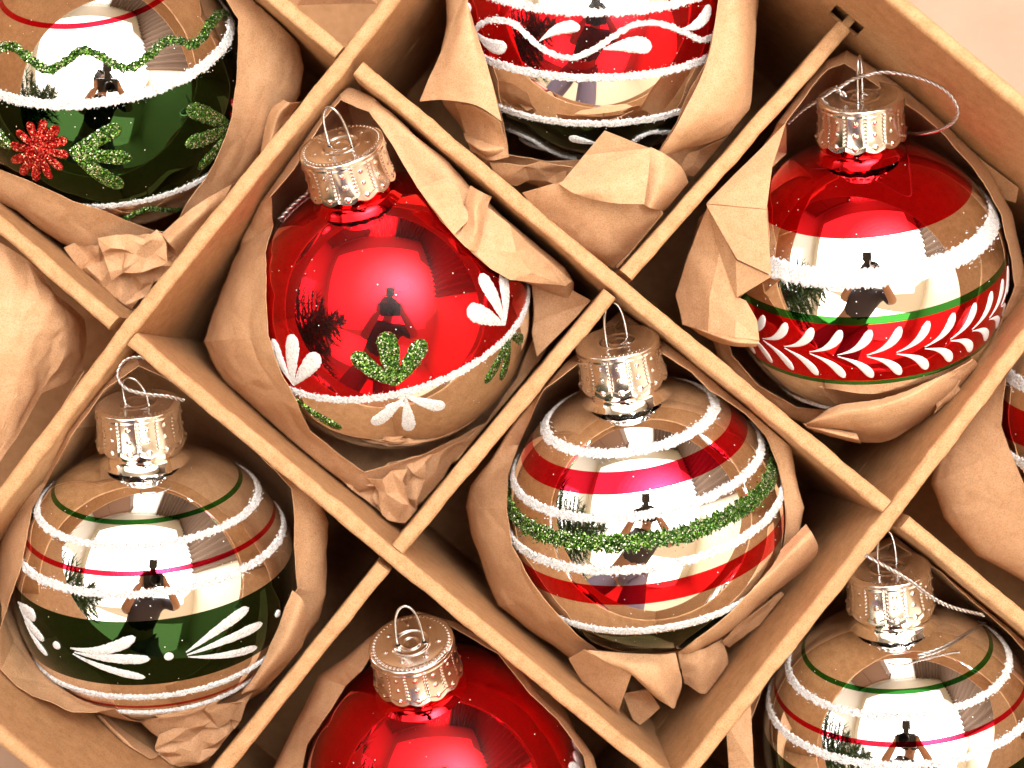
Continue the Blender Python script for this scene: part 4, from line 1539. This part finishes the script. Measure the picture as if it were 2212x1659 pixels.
def drape(label, p, q, z0, z1, mat, waves, amp):
    bm = bmesh.new()
    p, q = Vector(p), Vector(q)
    d = (q - p); ln = d.length; d.normalize()
    nn = Vector((-d.y, d.x, 0))
    n = waves * 12
    rows = []
    for z in (z1, (z0 + z1) / 2, z0):
        rows.append([p + d * (ln * i / n) + nn * (amp * math.sin(2 * math.pi * i / 12 + 0.4 * math.sin(i * 0.13))) + UZ * z for i in range(n + 1)])
    grid(bm, rows)
    return tag(obj('curtain', bm, mat), label, 'curtain')


nt = M['white_curtain'].node_tree
tr = N(nt, 'ShaderNodeBsdfTranslucent')
tr.inputs['Color'].default_value = (0.9, 0.88, 0.85, 1)
ms = N(nt, 'ShaderNodeMixShader', Fac=0.55)
nt.links.new(nt.nodes['Principled BSDF'].outputs[0], ms.inputs[1])
nt.links.new(tr.outputs[0], ms.inputs[2])
nt.links.new(ms.outputs[0], nt.nodes['Material Output'].inputs['Surface'])
drape('white pleated sheer curtain hanging before the far window', (-90, 330, 0), (30, 330, 0), -32, 196, M['white_curtain'], 12, 4)
drape('brown pleated curtain drawn to the right of the far window', (25, 334, 0), (156, 334, 0), -34, 200, M['brown_curtain'], 9, 5)
drape('brown pleated curtain along the right side of the room', (158, 345, 0), (158, 35, 0), -34, 200, M['brown_curtain'], 17, 5)
wd = empty('wardrobe', (-160, 290, Z0))
tag(wd, 'tall dark brown wooden wardrobe left of the far window', 'wardrobe')
bm = bmesh.new()
box(bm, (0, 0, 88), (82, 0, 0), (0, 28, 0), (0, 0, 88))
box(bm, (0, -1, 179), (86, 0, 0), (0, 31, 0), (0, 0, 3))
obj('carcass', bm, M['wood'], wd, smooth=False)
for sx in (-1, 1):
    bm = bmesh.new()
    box(bm, (sx * 40.5, -29, 88), (39, 0, 0), (0, 1.2, 0), (0, 0, 82))
    obj('door', bm, M['wood'], wd, smooth=False)
bm = bmesh.new()
for dy in (-78, 0, 78):
    box(bm, (-254, 20 + dy, 85), (2, 0, 0), (0, 3, 0), (0, 0, 58))
for dz in (-56, 56):
    box(bm, (-254, 20, 85 + dz), (1.9, 0, 0), (0, 78, 0), (0, 0, 3))
tag(obj('window_frame', bm, M['ceiling'], smooth=False), kind='structure')

# the fir tree that the balls mirror at their left
M['needles'] = simple_mat('fir_needles', (0.045, 0.085, 0.02), 0.6)
M['bark'] = simple_mat('bark', (0.10, 0.06, 0.035), 0.9)
tree = empty('christmas_tree', (-92, -24, Z0))
tag(tree, 'dark green fir tree with bristling needles at the left of the room', 'christmas tree')
bm = bmesh.new()
tube(bm, [(0, 0, 0), (0, 0, 80), (0, 0, 165)], lambda f: 5 * (1 - f) + 0.6, 10)
obj('trunk', bm, M['bark'], tree)
bm = bmesh.new()
rt = random.Random(5)
for lv in range(20):
    z = 22 + lv * 7.4
    rmax = 66 * (1 - lv / 20.5) + 3
    nb = max(4, int(13 * (1 - lv / 24)))
    for b_ in range(nb):
        a = 2 * math.pi * (b_ + rt.random() * 0.8) / nb + lv
        ln = rmax * rt.uniform(0.8, 1.1)
        dv = Vector((math.cos(a), math.sin(a), -0.18))
        nn = int(ln * 2.4) + 8
        for i in range(nn):
            f = i / nn
            base = Vector((0, 0, z)) + dv * (ln * f)
            o_ = Vector((rt.uniform(-1, 1), rt.uniform(-1, 1), rt.uniform(-0.4, 1))).normalized() * rt.uniform(4, 9) + dv * 5
            sd = o_.cross(Vector((rt.uniform(-1, 1), rt.uniform(-1, 1), 0.5))).normalized() * 0.7
            bm.faces.new([bm.verts.new(base - sd), bm.verts.new(base + sd), bm.verts.new(base + o_)])
obj('needles', bm, M['needles'], tree, smooth=False)

# the camera with its flash, held over the box
M['black'] = simple_mat('black_plastic', (0.015, 0.015, 0.016), 0.45)
pc = empty('photo_camera', (0, 0, 58))
tag(pc, 'black camera with a flash, pointing straight down at the box', 'camera')
bm = bmesh.new()
revolve(bm, [(3.3, -11.5), (3.9, -11.5), (4.0, -8), (3.6, -6), (3.6, -2), (3.3, -2), (3.3, -11.5)], 48)
obj('lens', bm, M['black'], pc, sharp=40)
bm = bmesh.new()
box(bm, (0, 0, 0.6), (8, 0, 0), (0, 5.4, 0), (0, 0, 3.4))
box(bm, (-5.5, -0.4, -2.4), (1.9, 0, 0), (0, 4.4, 0), (0, 0, 1.6))
box(bm, (0, 5.6, 0.2), (2.6, 0, 0), (0, 1.2, 0), (0, 0, 2.2))
obj('body', bm, M['black'], pc, smooth=False)
bm = bmesh.new()
box(bm, (0, 9.0, 0.8), (2.4, 0, 0), (0, 2.2, 0), (0, 0, 1.8))
box(bm, (0, 14.5, 1.4), (3.6, 0, 0), (0, 3.4, 0), (0, 0, 2.6))
obj('flash', bm, M['black'], pc, smooth=False)

# the photographer leaning over the box
M['skin'] = simple_mat('skin', (0.50, 0.28, 0.19), 0.5)
M['shirt'] = simple_mat('dark_sweater', (0.06, 0.05, 0.065), 0.85)
M['jeans'] = simple_mat('mauve_jeans', (0.27, 0.22, 0.32), 0.85)
M['hair'] = simple_mat('dark_hair', (0.03, 0.018, 0.012), 0.5)
ph = empty('person', (-8, -62, Z0))
tag(ph, 'person in mauve jeans and dark sweater leaning over with a camera', 'person')


def skin(name, verts, edges, mat, parent, lv=2):
    me = bpy.data.meshes.new(name)
    org = Vector(parent.location)
    me.from_pydata([Vector(v[:3]) - org for v in verts], edges, [])
    o = mesh_obj(name, me, mat, parent)
    md = o.modifiers.new('skin', 'SKIN')
    md.use_smooth_shade = True
    for i, v in enumerate(verts):
        r = v[3]
        me.skin_vertices[0].data[i].radius = (r, r)
    me.skin_vertices[0].data[0].use_root = True
    o.modifiers.new('sub', 'SUBSURF').levels = lv
    o.modifiers['sub'].render_levels = lv
    return o


bv = [(-18, -60, 52, 12), (-15, -48, 64, 14), (-8, -32, 78, 15), (-3, -20, 86, 9), (-1, -12, 86, 5.5), (0, -5, 84, 7.5), (0.5, 2, 78, 8.5), (1, 5, 72, 6),
      (-30, -60, 46, 10), (-36, -56, 6, 7.5), (-38, -64, -28, 5), (-38, -54, -33, 4), (-8, -62, 46, 10), (-6, -58, 6, 7.5), (-6, -66, -28, 5), (-6, -56, -33, 4),
      (-20, -24, 80, 6), (-25, -26, 60, 4.4), (-10, -2, 58, 3.0), (16, -24, 80, 6), (24, -26, 60, 4.4), (10, -2, 58, 3.0)]
be = [(0, 1), (1, 2), (2, 3), (3, 4), (4, 5), (5, 6), (6, 7), (0, 8), (8, 9), (9, 10), (10, 11), (0, 12), (12, 13), (13, 14), (14, 15), (2, 16), (16, 17), (17, 18), (2, 19), (19, 20), (20, 21)]
for sx, wr in ((-1, 18), (1, 21)):
    b0 = len(bv)
    hx = bv[wr][0]
    bv.append((hx - sx * 1.0 * -1, 0.5, 58.5, 3.2)); be.append((wr, b0))
    for k_, (dy, ln) in enumerate(((-2.4, 4.6), (-0.8, 5.4), (0.8, 5.6), (2.4, 5.0), (3.6, 3.6))):
        i0 = len(bv)
        bv.append((hx - sx * 1.2, 0.8 + dy, 60.5, 0.95)); be.append((b0, i0))
        bv.append((hx - sx * (1.2 + ln * 0.55), 0.9 + dy, 61.6, 0.85)); be.append((i0, i0 + 1))
        bv.append((hx - sx * (1.2 + ln), 1.0 + dy, 60.8, 0.75)); be.append((i0 + 1, i0 + 2))
skin('body', bv, be, M['skin'], ph)
gr = lambda ids, k_: [(*bv[i][:3], bv[i][3] + k_) for i in ids]
skin('jeans', gr([0, 8, 9, 10, 12, 13, 14], 1.4), [(0, 1), (1, 2), (2, 3), (0, 4), (4, 5), (5, 6)], M['jeans'], ph)
skin('sweater', gr([0, 1, 2, 3, 16, 17, 19, 20], 1.3), [(0, 1), (1, 2), (2, 3), (2, 4), (4, 5), (2, 6), (6, 7)], M['shirt'], ph)
skin('hair', [(0, -8, 87, 9.5), (0, -1, 86.5, 11.5), (0.5, 8, 79, 10), (-9, 2, 76, 4.5), (9, 2, 76, 4.5)], [(0, 1), (1, 2), (1, 3), (1, 4)], M['hair'], ph)
